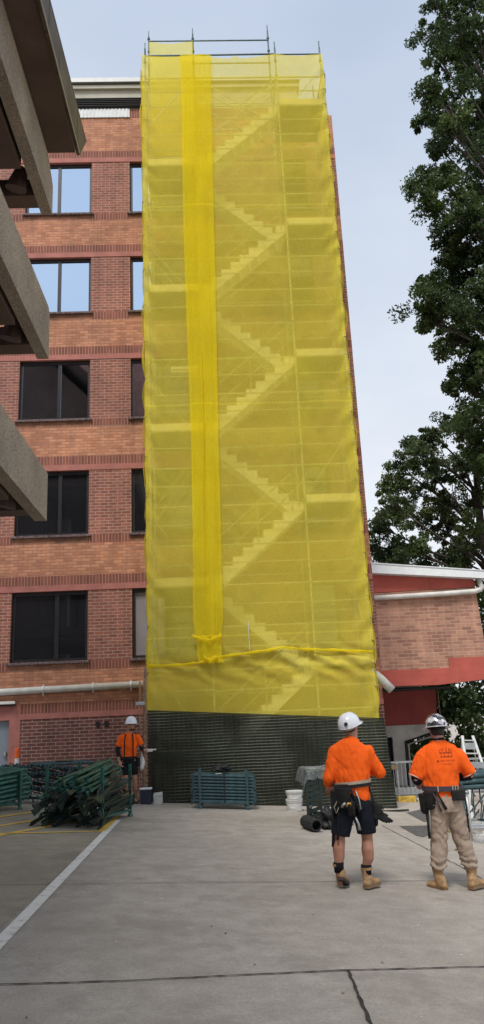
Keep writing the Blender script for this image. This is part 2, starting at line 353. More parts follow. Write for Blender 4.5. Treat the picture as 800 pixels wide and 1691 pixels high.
mxs = N(ns, 'ShaderNodeMix', data_type='RGBA'); mxs.inputs[0].default_value = .93; ln.new(sky.outputs[0], mxs.inputs[6]); ln.new(sc_.outputs[0], mxs.inputs[7])
bg = ns['Background']; bg.inputs['Strength'].default_value = .09; ln.new(mxs.outputs[2], bg.inputs[0])
sl = bpy.data.lights.new('sun', 'SUN'); sl.energy = 2.2; sl.angle = R_(18); sl.color = (1,.955,.89)
so = bpy.data.objects.new('sun', sl); COL.objects.link(so)
sdir = V((math.sin(SUN_AZ)*math.cos(SUN_EL), math.cos(SUN_AZ)*math.cos(SUN_EL), math.sin(SUN_EL)))
so.rotation_euler = sdir.to_track_quat('Z', 'Y').to_euler(); so.location = (0,-10,30)
scn.view_settings.view_transform = 'Standard'; scn.view_settings.look = 'None'; scn.view_settings.gamma = 1
scn.view_settings.use_curve_mapping = False; scn.view_settings.exposure = .72
scn.cycles.max_bounces = 8; scn.cycles.transparent_max_bounces = 24; scn.cycles.diffuse_bounces = 4
# ------------------------------------------------------------------ ground
def ground():
    g = MB(); xs = [-400,-60,-14,14,60,400]; ys = [-300,-20,0,4,8,12,16,20,24,30,60,300]
    for y in ys:
        for x in xs: g.v.append((x,y,gz(x)))
    n = len(xs)
    for j in range(len(ys)-1):
        for i in range(n-1): g.f.append((j*n+i, j*n+i+1, (j+1)*n+i+1, (j+1)*n+i))
    return tag(g.build('ground', M['ground'], fix=False), kind='structure')
ground()
def gstrip(name, pts, width, mat, lift, jitter=0, step=.12, label=None):
    """a flat strip following a line on the ground"""
    m = MB(); P = [V((p[0],p[1])) for p in pts]; L = []
    for a, b in zip(P, P[1:]):
        k = max(1, int((b-a).length/step))
        for i in range(k): L.append(a.lerp(b, i/k))
    L.append(P[-1])
    for i, p in enumerate(L):
        t = (L[min(i+1,len(L)-1)]-L[max(i-1,0)]).normalized(); nn = V((-t.y,t.x)); off = random.uniform(-1,1)*jitter; ww = width*(1+random.uniform(-1,1)*(1 if jitter else 0)*.35)
        for s in (-1,1):
            q = p+nn*(s*ww/2+off); m.v.append((q.x,q.y,gz(q.x)+lift))
    for i in range(len(L)-1): m.f.append((2*i,2*i+2,2*i+3,2*i+1))
    return tag(m.build(name, mat, fix=False), kind='structure')
def gpoly(name, pts, mat, lift):
    m = MB().add([(p[0],p[1],gz(p[0])+lift) for p in pts], [tuple(range(len(pts)))])
    o = m.build(name, mat, fix=False)
    if o.data.polygons[0].normal.z < 0: o.data.flip_normals()
    return tag(o, kind='structure')
# left parking area has older, yellower concrete
gpoly('parking_ground', [(-13.9,2),(-1.86,2),(-1.9,17.9),(-13.9,17.9)], M['ground2'], .004)
gstrip('parking_line', [(-1.70,2.0),(-1.77,6.79),(-1.86,14.97)], .115, M['line_white'], .009, 0)
for nm, a, b, wd in (('yellow_line',(0,1378),(170,1374),.09),('yellow_line',(0,1380.5),(92,1364),.09),('yellow_line',(0,1365),(82,1352),.09),
                     ('yellow_line',(0,1350),(65,1341),.09),('yellow_line',(168,1373.5),(193,1349),.10)):
    p, q = gr(*a), gr(*b); d = (p-q)*(.6 if a[0]==0 else 0)
    gstrip(nm, [p+d, q], wd*1.2, M['line_yellow'], .011)
gstrip('ground_joint', [(-9,4.4),gr(0,1628),gr(200,1622),gr(400,1612),gr(575,1604),gr(700,1601),gr(800,1598),(6,7.3)], .018, M['joint'], .008, .004, .05)
gstrip('ground_joint', [gr(575,1604),gr(595,1650),gr(612,1691),(.84,2.5)], .022, M['joint'], .008, .005, .05)
gstrip('ground_joint', [(-7,8.3),gr(0,1463),gr(280,1459),gr(560,1457),gr(800,1455),(7,10.9)], .010, M['joint'], .008, .003, .08)
gstrip('ground_joint', [gr(631,1364),gr(700,1400),gr(759,1431),(3.1,9.9)], .012, M['joint'], .008, .004, .08)
gpoly('asphalt_patch', [gr(660,1365),gr(716,1364),gr(722,1376),gr(700,1383),gr(688,1381)], M['asphalt'], .006)
gpoly('asphalt_patch', [gr(672,1343),gr(700,1336),gr(724,1348),gr(722,1357),(3.9,15.9)], M['asphalt'], .006)

# ------------------------------------------------------------------ main brick building
FY = 20.6                                   # plane of the brick front
TB = thing('brick_building', 'tall red and orange brick building behind the yellow net, with dark framed windows', 'building', (-4,FY,0))
H0, DH, WH = 5.319, 3.373, 1.839            # head of lowest window, storey height, window height
XL, XR = -12.0, 4.31
WIN = [(-11.2,-9.2),(-8.37,-6.36),(-5.355,-3.343),(-2.174,-.16),(2.55,3.35)]
def wbox(name, x0, x1, z0, z1, mat, proud=0, parent=None):
    return MB().box(x0, x1, FY-proud, FY+.28, z0, z1).build(name, mat, parent or TB)
MB().box(XL, XR-.004, FY+.29, FY+12, -.6, 20.42).build('wall', M['brick_red'], TB)
def window(x0, x1, z0, z1, dark, split, blind=False, full=True):
    """frame with mullion, two panes and a brick sill"""
    m = MB(); f = .075; y0, y1 = FY+.09, FY+.16
    m.box(x0, x1, y0, y1, z1-f*1.3, z1); m.box(x0, x1, y0, y1, z0, z0+f)
    m.box(x0, x0+f, y0, y1, z0+f, z1-f*1.3); m.box(x1-f, x1, y0, y1, z0+f, z1-f*1.3)
    xm = x0+(x1-x0)*split
    if full: m.box(xm-.045, xm+.045, y0-.012, y1, z0+f, z1-f*1.3)
    w_ = m.build('window', M['frame'], TB)
    g = M['blind'] if blind else (M['glass_dimmed'] if dark else M['glass'])
    if full:
        for a, b in ((x0+f, xm-.045), (xm+.045, x1-f)): MB().box(a, b, FY+.125, FY+.14, z0+f, z1-f*1.3).build('pane', M['glass_dimmed'] if a > -1.4 else g, w_)  # panes behind the net use the dimmed copy, bright reflections painted out
    else: MB().box(x0+f, x1-f, FY+.125, FY+.14, z0+f, z1-f*1.3).build('pane', M['glass_dimmed'], w_)
    s = MB().box(x0-.07, x1+.07, FY-.07, FY+.09, z0-.075, z0-.004).build('sill', M['sill'], w_, bevel=.012)
    return w_
pz = 2.045
for k in range(5):
    z1 = H0+k*DH; z0 = z1-WH
    below = (H0+(k-1)*DH+.415) if k else 2.435
    wbox('spandrel', XL, XR, below, z0-.245, M['brick_orange'])
    # soldier course at sill height and dark brick piers between the windows
    xs = [XL]+[v for ab in WIN for v in ab]+[XR]
    for i in range(0, len(xs), 2):
        a, b = xs[i], xs[i+1]
        wbox('pier_footing', a, b, z0-.245, z0-.005, M['soldier'])
        wbox('pier', a, b, z0-.005, z1+.005, M['brick_red'])
    for i, (a, b) in enumerate(WIN):
        MB().box(a+.001, b-.001, FY+.002, FY+.28, z0-.245, z0-.006).build('under_sill', M['stained'], TB)
        window(a, b, z0, z1, dark=(k < 2), split=(.585,.60,.56,.53,.5)[k] if i != 3 else .45, blind=(k == 0 and i == 3), full=(i != 4))
    wbox('lintel_band', XL, XR, z1+.005, z1+.165, M['lintel'], .015)
    wbox('soldier_course', XL, XR, z1+.165, z1+.415, M['soldier'], .006)
zt = H0+4*DH+.415
wbox('top_brick', XL, XR, zt, 20.47, M['brick_orange'])
# attic: soldier course, white panel, louvre, cream band and cornice
XA = 3.25
wbox('parapet_course', XL, XA, 20.47, 20.80, M['soldier'], .004)
m = MB().box(-6.8, -2.16, FY-.03, FY-.006, 20.48, 20.80)
for i in range(40): m.box(-6.8+i*.116+.01, -6.8+i*.116+.05, FY-.045, FY-.03, 20.48, 20.80)
m.build('white_panel', M['whitepanel'], TB)
MB().box(XL, XA-.01, FY+.29, FY+12, 20.43, 21.7).build('attic_wall', M['cream'], TB)
wbox('cream_band', XL, XA, 20.80, 21.55, M['cream'])
m = MB().box(-6.8, -1.78, FY-.02, FY-.004, 20.82, 21.20)
for i in range(5): m.obox((-4.29, FY-.05, 20.87+i*.07), (2.51,0,0), (0,.04,-.02), (0,.004,.008))
lv = m.build('louvre', M['louvre'], TB)
wbox('cornice', XL-.1, XA+.08, 21.55, 21.68, M['cream'], .09)
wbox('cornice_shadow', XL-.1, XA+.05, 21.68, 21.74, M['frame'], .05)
MB().box(XL-.15, XA+.10, FY-.16, FY+12, 21.74, 21.90).build('coping', M['capgrey'], TB)
# ground storey
wbox('soldier_course', -5.02, XR, 2.185, 2.435, M['soldier'], .006)
wbox('soldier_course', XL, -5.02, 2.62, 2.87, M['soldier'], .006) if False else None
wbox('lintel_band', XL, -5.02, 2.185, 2.435, M['lintel'], .012)
wbox('lintel_band', XL, XR, 2.045, 2.185, M['lintel'], .015)
wbox('door_surround', -5.30, -5.02, -.3, 2.045, M['lintel'], .012)
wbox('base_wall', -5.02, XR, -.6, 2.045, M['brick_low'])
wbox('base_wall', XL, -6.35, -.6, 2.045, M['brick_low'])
dr = MB().box(-6.35, -5.30, FY+.10, FY+.15, .2, 2.045).build('door', M['door'], TB)
MB().box(-5.43, -5.37, FY+.03, FY+.10, 1.18, 1.28).build('handle', M['galv'], dr)
# weather hood with strip lamp over the door
lm = MB().box(-6.6, -5.14, FY-.16, FY-.01, 2.44, 2.51).build('door_canopy', M['lamp'], TB, bevel=.01)
MB().box(-6.6, -5.14, FY-.12, FY-.02, 2.40, 2.436).build('lamp_base', M['frame'], lm)
# two dark vent holes
for x in (-3.06, -2.84): MB().path([(x,FY+.0,1.86),(x,FY-.03,1.86)], .065, 12).build('vent_pipe', M['dark_in'], TB)
# long white downpipe running across the front
pp = MB().path([(-12,FY-.12,2.66),(-1.9,FY-.12,2.80)], .085, 14).build('downpipe', M['pvc'], TB, smooth=True)
for x in (-8.9,-6.6,-4.44,-3.17,-2.2):
    z = 2.80-(x+1.9)*-.01386; z = 2.80+(x+1.9)*.01386
    MB().path([(x-.02,FY-.12,z),(x+.02,FY-.12,z)], .10, 14).box(x-.012, x+.012, FY-.12, FY, z-.15, z+.13).build('pipe_bracket', M['pvc'], pp)
# short pipe at the far corner
MB().path([at(619,1113,19.9), at(630,1122,19.9), at(648,1140,19.9)], .11, 14).build('downpipe', M['pvc'], TB, smooth=True)

# ------------------------------------------------------------------ low red building at right
RY = 22.0
RB = thing('low_building', 'low red and pink brick building with white roof edge at right, raised on concrete', 'building', (6,RY,-.5))
MB().prism([(4.32,2.97),(6.55,2.97),(6.55,3.24),(7.66,3.24),(7.56,5.22),(4.32,5.16)], RY, RY+.25).build('brick_wall', M['brick_pink'], RB)
MB().prism([(4.32,3.0),(4.62,3.0),(4.62,5.1),(4.32,5.1)], RY-.012, RY-.002).build('edge_brick', M['brick_red'], RB)
MB().prism([(4.32,5.17),(7.56,5.23),(7.56,5.44),(4.32,5.72)], RY-.01, RY+.25).build('upper_band', M['red_render'], RB)
m = MB().prism([(4.32,5.725),(7.62,5.445),(7.78,5.43),(7.78,5.64),(4.32,6.0)], RY-.28, RY-.012); m.prism([(4.32,6.0),(7.78,5.645),(7.78,5.67),(4.32,6.03)], RY-.3, RY+5)
m.build('roof', M['roofwhite'], RB)
MB().prism([(4.62,2.54),(6.2,2.52),(12,2.95),(12,3.5),(7.66,3.238),(6.552,3.238),(6.552,2.968),(4.32,2.968),(4.32,2.62)], RY-.03, RY+.2).build('lower_band', M['red_render'], RB)
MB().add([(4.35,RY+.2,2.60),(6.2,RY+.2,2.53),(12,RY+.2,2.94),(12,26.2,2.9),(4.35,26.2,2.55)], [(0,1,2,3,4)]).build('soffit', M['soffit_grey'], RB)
MB().box(7.3, 7.56, RY+.25, RY+5, 3.3, 5.4).build('side_wall', M['brick_red'], RB)
# white gutter pipe crossing the wall, turning up at the end
gp = MB().path([(4.3,RY-.1,5.0),(5.2,RY-.1,5.02),(6.5,RY-.1,5.05),(7.5,RY-.1,5.09),(7.68,RY-.1,5.14),(7.70,RY-.1,5.22),(7.66,RY-.12,5.45)], .075, 12)
gp.build('downpipe', M['pvc'], RB, smooth=True)
MB().path([(7.66,RY-.1,5.14),(7.95,RY-.1,5.30)], .05, 10).build('downpipe', M['pvc'], RB, smooth=True)
# recessed lower storey
LY = 26.0
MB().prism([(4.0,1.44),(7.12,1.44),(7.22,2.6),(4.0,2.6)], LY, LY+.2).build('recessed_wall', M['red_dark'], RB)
MB().prism([(4.0,-1.2),(5.16,-1.2),(5.2,1.08),(5.62,1.08),(5.60,-1.2),(5.98,-1.2),(6.0,.93),(7.1,1.24),(7.12,1.435),(4.0,1.435)], LY-.02, LY+.2).build('concrete_wall', M['concrete_wall'], RB)
dd = MB().box(5.15, 5.63, LY+.1, LY+.14, -1.2, 1.08).build('door', M['dark_in'], RB)  # near-black sheet paints the shade inside the doorway
m = MB(); m.path([(5.98,LY,-1.0),(6.03,LY,.93),(7.12,LY,1.22)], .05, 4); m.build('opening_frame', M['frame'], RB)
m = MB(); m.path([(6.10,LY+.02,-1.0),(6.13,LY+.02,.84),(7.12,LY+.02,1.10)], .028, 4); m.build('opening_trim', M['alu'], RB)
# conduit and bracket under the soffit
MB().path([(4.6,23.6,2.48),(7.0,23.6,2.5)], .05, 6).build('conduit', M['frame'], RB)
MB().box(5.2,5.35,25.7,25.95,1.95,2.1).build('flood_light', M['black'], RB)
MB().tube((7.2,LY-.1,-1.0),(7.24,LY-.1,2.58),.02,8).build('corner_post', M['timber'], RB)

# ------------------------------------------------------------------ left building with deep concrete balcony beams
LB = thing('balcony_building', 'building with stacked rough concrete balcony beams and a wide brown eave at left', 'building', (-6,2,0))
BX = -2.75
YB = -14.0
for lv, (z0, z1, ye, ch) in enumerate(((5.12,5.95,12.65,0),(8.02,8.98,12.5,.12),(10.95,11.9,12.5,.45))):
    # parapet beam, chamfered at its far end, floor slab set back behind it, cross beam joining both
    poly = [(YB,z0),(ye,z0),(ye,z1-ch*.75),(ye-ch,z1),(YB,z1)]
    b = MB().prismx(poly, BX-.2, BX).build('parapet_beam', M['aggregate'], LB)
    sx = BX-.26
    MB().box(-9, sx, YB, 11.2, z0-.05, z0+.22).build('floor_slab', M['brown_soffit'], LB)
    MB().box(-9, BX-.2, 11.95, 12.3, z0+.0, z0+.34).build('cross_beam', M['brown_soffit'], LB)
    # tapered bracket at the slab corner
    MB().loft([((BX-.50,11.80,z0+.02),.20,.14),((BX-.40,11.78,z0+.42),.10,.10)], 10).build('bracket', M['brown_soffit'], LB)
    for yb in (8.4,4.8,1.2): MB().box(-9, BX-.2, yb, yb+.25, z0-.3, z0+.3).build('cross_beam', M['brown_soffit'], LB)
m = MB()
for y in (-12,-7,-2,3,8): m.box(-6.6,-6.2,y,y+.5,.2,12)
m.build('column', M['concrete_wall'], LB)
MB().box(-9.3,-6.7,YB,11.4,-.2,12.0).build('wall', M['brown_soffit'], LB)
MB().box(-9.0,-2.26,YB,12.05,11.93,11.99).build('eave_soffit', M['brown_soffit'], LB)
# deep eave fascia with joints; it rises slightly towards the far end
z = lambda y, a, b: a+(b-a)*max(-.2, (y-9.0)/(12.8-9.0))
m = MB(); ys = [-13.5,-11,-8.6,-6.2,-3.8,-1.4,1.0,3.2,5.4,7.6,8.6,9.45,10.25,11.05,11.9,12.85]
for y0, y1 in zip(ys, ys[1:]):
    f0, f1 = y0+.012, y1-.012
    yl0, yl1 = min(f0,12.1), min(f1,12.2)
    m.add([(-2.2,f0,z(f0,12.46,12.84)),(-2.2,f1,z(f1,12.46,12.84)),(-2.2,yl1,z(yl1,11.88,12.02)),(-2.2,yl0,z(yl0,11.88,12.02)),
           (-2.26,f0,z(f0,12.46,12.84)),(-2.26,f1,z(f1,12.46,12.84)),(-2.26,yl1,z(yl1,11.88,12.02)),(-2.26,yl0,z(yl0,11.88,12.02))],
          [(0,1,2,3),(7,6,5,4),(0,4,5,1),(1,5,6,2),(2,6,7,3),(3,7,4,0)])
m.build('fascia', M['brown_fascia'], LB)
MB().path([(-2.20,YB,z(YB,11.88,12.02)-.0),(-2.20,8.3,z(8.3,11.88,12.02)),(-2.20,12.15,12.0)], .012, 6).build('drip_edge', M['cream'], LB)
m = MB(); rys = [YB, 8.2, 12.88]
for t in (.005, .06): m.v += [(x, y, z(y,12.46,12.84)+t+(-2.2-x)*1.02) for y in rys for x in (-2.2,-9.0)]
m.f = [(0,1,3,2),(2,3,5,4),(6,8,9,7),(8,10,11,9),(0,2,8,6),(2,4,10,8),(4,5,11,10),(0,6,7,1),(1,7,9,3),(3,9,11,5)]
m.build('roof', M['tile'], LB)
MB().box(-9.2,-3.15,YB-4,1.8,12.0,22.3).build('unseen_block', M['brick_red'], LB)  # unseen block, added tall enough to darken the window reflections
MB().prism([(-2.27,12.3),(-9.0,19.1),(-9.0,11.99),(-2.27,11.99)], YB, 11.8).build('gable', M['brown_soffit'], LB)
# ------------------------------------------------------------------ scaffold stair tower
SY0, SY1 = 18.5, 20.05                      # front and rear rows of standards
PX = [-1.48, -.07, 2.35, 3.68]
SC = thing('scaffold_tower', 'tall green steel scaffold stair tower standing inside the yellow net', 'scaffold', (1.1,18.5,-.1))
tsr = .0245
M['ledger_in'] = basic('scaffold_ledger', (.46,.47,.39), .5, .1, var=.2)
def std(x, y, zt):
    zc_ = min(zt-.3, 20.45)
    m = MB().tube((x,y,gz(x)+.03),(x,y,zc_),tsr,8)
    for k in range(0, 42):
        zz = 1+.5*k
        if zz < zc_-.05: m.tube((x,y,zz-.03),(x,y,zz+.03),.042,8)          # v-pressings
    m.build('standard', M['ledger_in'], SC)
    m = MB().tube((x,y,zc_),(x,y,zt),tsr,8)
    for k in range(0, 46):
        zz = 1+.5*k
        if zc_ < zz < zt-.05: m.tube((x,y,zz-.03),(x,y,zz+.03),.042,8)
    m.tube((x,y,zt-.02),(x,y,zt+.22),.015,6)                              # spigot
    p = m.build('upper_standard', M['bluegreen'], SC, smooth=False)
    MB().box(x-.075,x+.075,y-.075,y+.075,gz(x)+.001,gz(x)+.03).build('base_plate', M['galv'], p)
for i, x in enumerate(PX):
    std(x, SY0, (21.0,20.6,21.0,21.0)[i]); std(x, SY1, (23.1,23.2,23.3,20.9)[i])
std(-1.46, 19.6, 21.5)
def tubepart(name, a, b, mat='ledger_in', r=.021): return MB().tube(a, b, r, 6).build(name, M[mat], SC)
for i in range(3):
    for k in range(1, 22):
        z = k*1.0
        if i == 1 and k > 20: continue
        if k == 21 and i < 2: continue
        tubepart('ledger', (PX[i],SY0+.03,z-.05 if k<21 else 20.78), (PX[i+1],SY0+.03,z-.05 if k<21 else 20.78), 'bluegreen' if k >= 21 else 'ledger_in')
tubepart('ledger', (PX[0],SY0+.03,20.78), (PX[1],SY0+.03,20.78), 'bluegreen', .026); tubepart('ledger', (PX[1],SY0+.03,20.78), (PX[2],SY0+.03,20.80), 'bluegreen', .026)
for i in range(3):
    for k in range(2, 20):
        tubepart('mid_rail', (PX[i],SY0+.04,k+.48+.02*math.sin(i*3+k)), (PX[i+1],SY0+.04,k+.48-.02*math.sin(i+k*2)), r=.017)
    for k in range(0, 10):
        a_, b_ = (PX[i], PX[i+1]) if (k+i)%2 else (PX[i+1], PX[i])
        if i == 1 or k%3 == 0: tubepart('brace', (a_,SY1-.5,1.2+2*k), (b_,SY1-.5,3.0+2*k), r=.018)
for i in range(3):
    for k in range(1, 21):
        z = k*1.0+.45
        tubepart('guardrail', (PX[i],SY1-.02,z), (PX[i+1],SY1-.02,z))
for z in (22.9, 22.0):
    for i in ((0,1) if z > 22.5 else (1,)): tubepart('guardrail', (PX[i],SY1-.02,z), (PX[i+1],SY1-.02,z), 'bluegreen', .024)
m = MB()
for k in range(1, 21):
    for x in PX: m.tube((x,SY0,k*1.0),(x,SY1,k*1.0),.02,6)
tr = m.build('transom', M['ledger_in'], SC); tag(tr, kind='stuff')
# diagonal braces
for k in range(0, 10):
    z = 1+2*k
    tubepart('brace', (PX[0],SY1+.04,z) if k%2 else (PX[1],SY1+.04,z), (PX[1],SY1+.04,z+2) if k%2 else (PX[0],SY1+.04,z+2))
    tubepart('brace', (PX[3]+.02,SY0+.1,z), (PX[3]+.02,SY1-.1,z+1.9))
    tubepart('brace', (PX[1],SY1+.06,z), (PX[2],SY1+.06,z+2))
for a, b in (((.2,20.2),(2.2,18.9)),((.0,19.7),(2.3,18.1)),((.1,18.3),(2.3,20.4)),((.4,18.0),(2.0,19.3))):
    tubepart('handrail', (a[0],19.3,a[1]), (b[0],19.3,b[1]))
# landings: left 5 9 13 17, right 3 7 11 15 19
M['deck'] = basic('steel_plank', (.085,.08,.07), .6, var=.15, scale=5)
M['toe'] = basic('toe_board', (.72,.68,.56), .6, var=.08, scale=3)
def landing(x0, x1, z):
    for j in range(6):
        y0 = SY0+.06+j*.245
        m = MB().box(x0+.03, x1-.03, y0, y0+.225, z-.06, z-.01)
        m.build('deck_plank', M['deck'], SC)
    MB().box(x0+.03, x1-.03, SY0+.01, SY0+.035, z-.03, z+.16).build('toe_board', M['toe'], SC)
    MB().box(x0+.03, x1-.03, SY1-.06, SY1-.04, z-.03, z+.16).build('toe_board', M['toe'], SC)
for z in (5,9,13,17): landing(PX[0], PX[1], z)
for z in (3,7,11,15,19): landing(PX[2], PX[3], z)
landing(PX[0], PX[1], 1.0)
def flight(z0, rising, ya, yb):
    """sawtooth side plates and treads; rising = +1 climbs to the right"""
    xa, xb = (PX[1]+.05, PX[2]-.02) if rising > 0 else (PX[2]-.05, PX[1]+.02)
    n = 9; dx = (xb-xa)/n; dz = 2.0/n; poly = []
    for i in range(n):
        poly += [(xa+dx*i, z0+dz*(i)), (xa+dx*i, z0+dz*(i+1))]
    poly += [(xb, z0+2.0), (xb, z0+2.0-.22), (xa+dx*.3, z0-.22)]
    m = MB()
    for y in (ya, yb-.03): m.prism(poly, y, y+.03)
    s = m.build('stair_flight', M['stair'], SC)
    for i in range(n):
        x0, x1 = sorted((xa+dx*i, xa+dx*(i+1)))
        MB().box(x0, x1+.0, ya+.032, yb-.032, z0+dz*(i+1)-.035, z0+dz*(i+1)-.004).build('tread', M['stair'], s)
    # handrail
    m = MB(); yh = ya-.01 if rising > 0 else yb+.02
    m.path([(xa,yh,z0+1.0),(xb,yh,z0+3.0)], .017, 6); m.path([(xa,yh,z0+.5),(xb,yh,z0+2.5)], .014, 6)
    for t in (.05,.5,.95): m.tube((xa+(xb-xa)*t,yh,z0+2*t),(xa+(xb-xa)*t,yh,z0+2*t+1.0),.014,6)
    m.build('handrail', M['ledger_in'], SC)
for z in (1,5,9,13,17): flight(z, 1, SY0+.14, SY0+.72)
for z in (3,7,11,15): flight(z, -1, SY0+.82, SY0+1.40)

# ------------------------------------------------------------------ nets
def fbm(x, y, z, o=4): return noise.fractal(V((x,y,z)), 1.0, 2.0, o)
def sheet(name, fn, nu, nv, mat, label, cat, group=None):
    vs = [fn(i/nu, j/nv) for j in range(nv+1) for i in range(nu+1)]
    fs = [(j*(nu+1)+i, j*(nu+1)+i+1, (j+1)*(nu+1)+i+1, (j+1)*(nu+1)+i) for j in range(nv) for i in range(nu)]
    o = MB().add(vs, fs).build(name, mat, smooth=True, fix=False)
    return tag(o, label, cat, group)
NX0, NX1 = -1.60, 3.73
def edge_r(z): return NX1+.03*abs(math.sin(z*math.pi/2))*-1+.02+.035*fbm(z*.9, 3.1, 0)
def edge_l(z): return NX0+.02*abs(math.sin(z*math.pi/2))+.02*fbm(z*1.1, 7.7, 0)
def front(u, v):
    # bottom hem runs down to the right; top edge sags between the posts
    xq = NX0+(NX1-NX0)*u
    sag = 0
    for a, b in zip(PX, PX[1:]):
        if a <= xq <= b:
            t = (xq-a)/(b-a); sag = .17*(b-a)/2.4*(4*t*(1-t)) if not (1.0 < b-a and .46 < t < .54) else .10
    zb = 2.03-.079*(xq-NX0)+.02*math.sin(xq*5); zt = 20.72-sag
    z = zb+(zt-zb)*v
    x = edge_l(z)+(edge_r(z)-edge_l(z))*u
    f = abs(math.sin(math.pi*(z-.95)))                                     # pinned at each ledger, slack between
    y = 18.44-.012*f+.012*f*fbm(x*1.4, z*.8, 1.2)
    y -= .006*fbm(x*6, z*1.2, 5.0)
    el = max(0, 1-u*9); y += .03*el*math.sin(z*9+x*12+3*fbm(z*.6,1,1))*.6     # puckers at the tied edge
    y += .012*math.sin(3*(x*.8+z)+5*fbm(x*.7,z*.4,9))*max(0,fbm(x*.9,z*.5,20))*2
    er = max(0, 1-(1-u)*10); y += .03*er*math.sin(z*7-x*10+3*fbm(z*.7,4,1))
    hb = math.exp(-((z-3.0)/.35)**2); y += .03*hb*math.sin(x*7+z*16+4*fbm(x,z,0))*(.5+u)
    if 20.0 < z: y += .12*(u > 1.3)
    return (x, y, z)
sheet('yellow_net', front, 130, 560, M['net'], 'huge see-through yellow net covering the whole front of the scaffold tower', 'safety net')
def side(X, s, ph):
    def f(u, v):
        z0 = 1.62 if X > 0 else 2.03
        z = z0+(20.4-z0)*v
        y = 18.46+u*1.72
        b = .05*math.sin(z*2.9+ph)*(1-u)+.05*fbm(y*2, z*.7, ph)+.02*math.sin(y*16+2*fbm(z*.5,ph,0))
        return ((edge_r(z) if X > 0 else edge_l(z))*(1-u)+X*u+s*abs(b), y, z)
    return f
sheet('yellow_net', side(3.80, 1, 1.0), 30, 300, M['net'], 'yellow net on the right side of the tower beside the brick corner', 'safety net')
sheet('yellow_net', side(-1.56, -1, 4.0), 20, 300, M['net'], 'narrow yellow net edge on the left side of the tower beside the brick wall', 'safety net')
# gathered strip of doubled cloth hanging down the front
def strip(u, v):
    z = 3.70+(20.62-3.70)*v
    wl = -.46-.02*math.sin(z*.55)+.02*fbm(z*.5,2,2); wr = float(np.interp(z,[4,7,10,15,20.6],[.20,.24,.28,.36,.46]))+.02*fbm(z*.5,9,2)
    if z < 5.5: wl -= .02*(5.5-z); wl += .06*max(0,(4.1-z)/.4); wr -= .05*max(0,(4.1-z)/.4)
    u2 = u+.062*math.sin(2*math.pi*3*u+1.3*math.sin(z*.4)+z*.15)*math.sin(math.pi*u)**.5
    x = wl+(wr-wl)*u2
    amp = .006+.026*max(0,min(1,(9-z)/4))
    y = 18.36-.03*math.sin(u*math.pi)-amp*math.sin(u*11+1.6*fbm(z*.35,u*2,3)+math.sin(z*.6))-.006*math.sin(u*37+z*.3+2*fbm(z*.3,1,8))
    if .48 < u < .56 and z < 11: y += .04
    return (x, y, z)
sheet('net_strip', strip, 70, 330, M['net2'], 'brighter doubled strip of yellow cloth gathered in folds down the tower front', 'safety net')
def strip_tail(u, v):
    z = 3.10+(3.74-3.10)*v
    x = -.45+.58*u+.02*math.sin(z*9)
    return (x+(.06*(1-v)), 18.33-.03*math.sin(u*14+z*3), z)
sheet('net_strip', strip_tail, 30, 16, M['net2'], 'short tail of doubled yellow cloth between the knot and the bunched tie line', 'safety net')
def crumple(name, pts, r, label, cat, amp=.5, n=10, seg=10, mat='net2', group=None):
    P = [V(p) for p in pts]; L = []
    for a, b in zip(P, P[1:]):
        for i in range(seg): L.append(a.lerp(b, i/seg))
    L.append(P[-1]); m = MB(); 
    for i, p in enumerate(L):
        for k in range(n):
            w_ = 2*math.pi*k/n; rr = r*(1+amp*fbm(i*.45, k*1.1, r*50))*(1+.5*math.sin(i*.9)*amp)
            m.v.append((p.x+.02*fbm(i*.3,k,1), p.y-math.cos(w_)*rr*.7, p.z+math.sin(w_)*rr))
    for i in range(len(L)-1):
        for k in range(n):
            m.f.append((i*n+k, i*n+(k+1)%n, (i+1)*n+(k+1)%n, (i+1)*n+k))
    m.f.append(tuple(range(n))); m.f.append(tuple((len(L)-1)*n+k for k in range(n))[::-1])
    return tag(m.build(name, M[mat], smooth=True), label, cat, group)
tl = [at(244,1100,18.36),at(300,1098,18.34),at(332,1094,18.32),at(352,1086,18.33),at(400,1080,18.36),at(448,1073,18.36),at(466,1069,18.37),at(500,1072,18.37),at(560,1074,18.37),at(616,1076,18.37)]
crumple('net_hem', tl, .026, 'bunched yellow hem tied across the tower where two net sheets overlap', 'net hem')
crumple('net_knot', [at(318,1050,18.3),at(332,1056,18.26),at(348,1057,18.26),at(366,1050,18.3)], .035, 'yellow knot at the bottom of the gathered cloth strip', 'knot', .7)
crumple('net_knot', [at(336,1086,18.3),at(348,1092,18.26),at(360,1084,18.3)], .045, 'yellow knot on the bunched tie line below the gathered strip', 'knot', .7)
crumple('net_knot', [at(244,1096,18.36),at(247,1102,18.34),at(251,1098,18.36)], .04, 'small yellow knot at the left corner of the tower by the brick wall', 'knot', .6, seg=5)
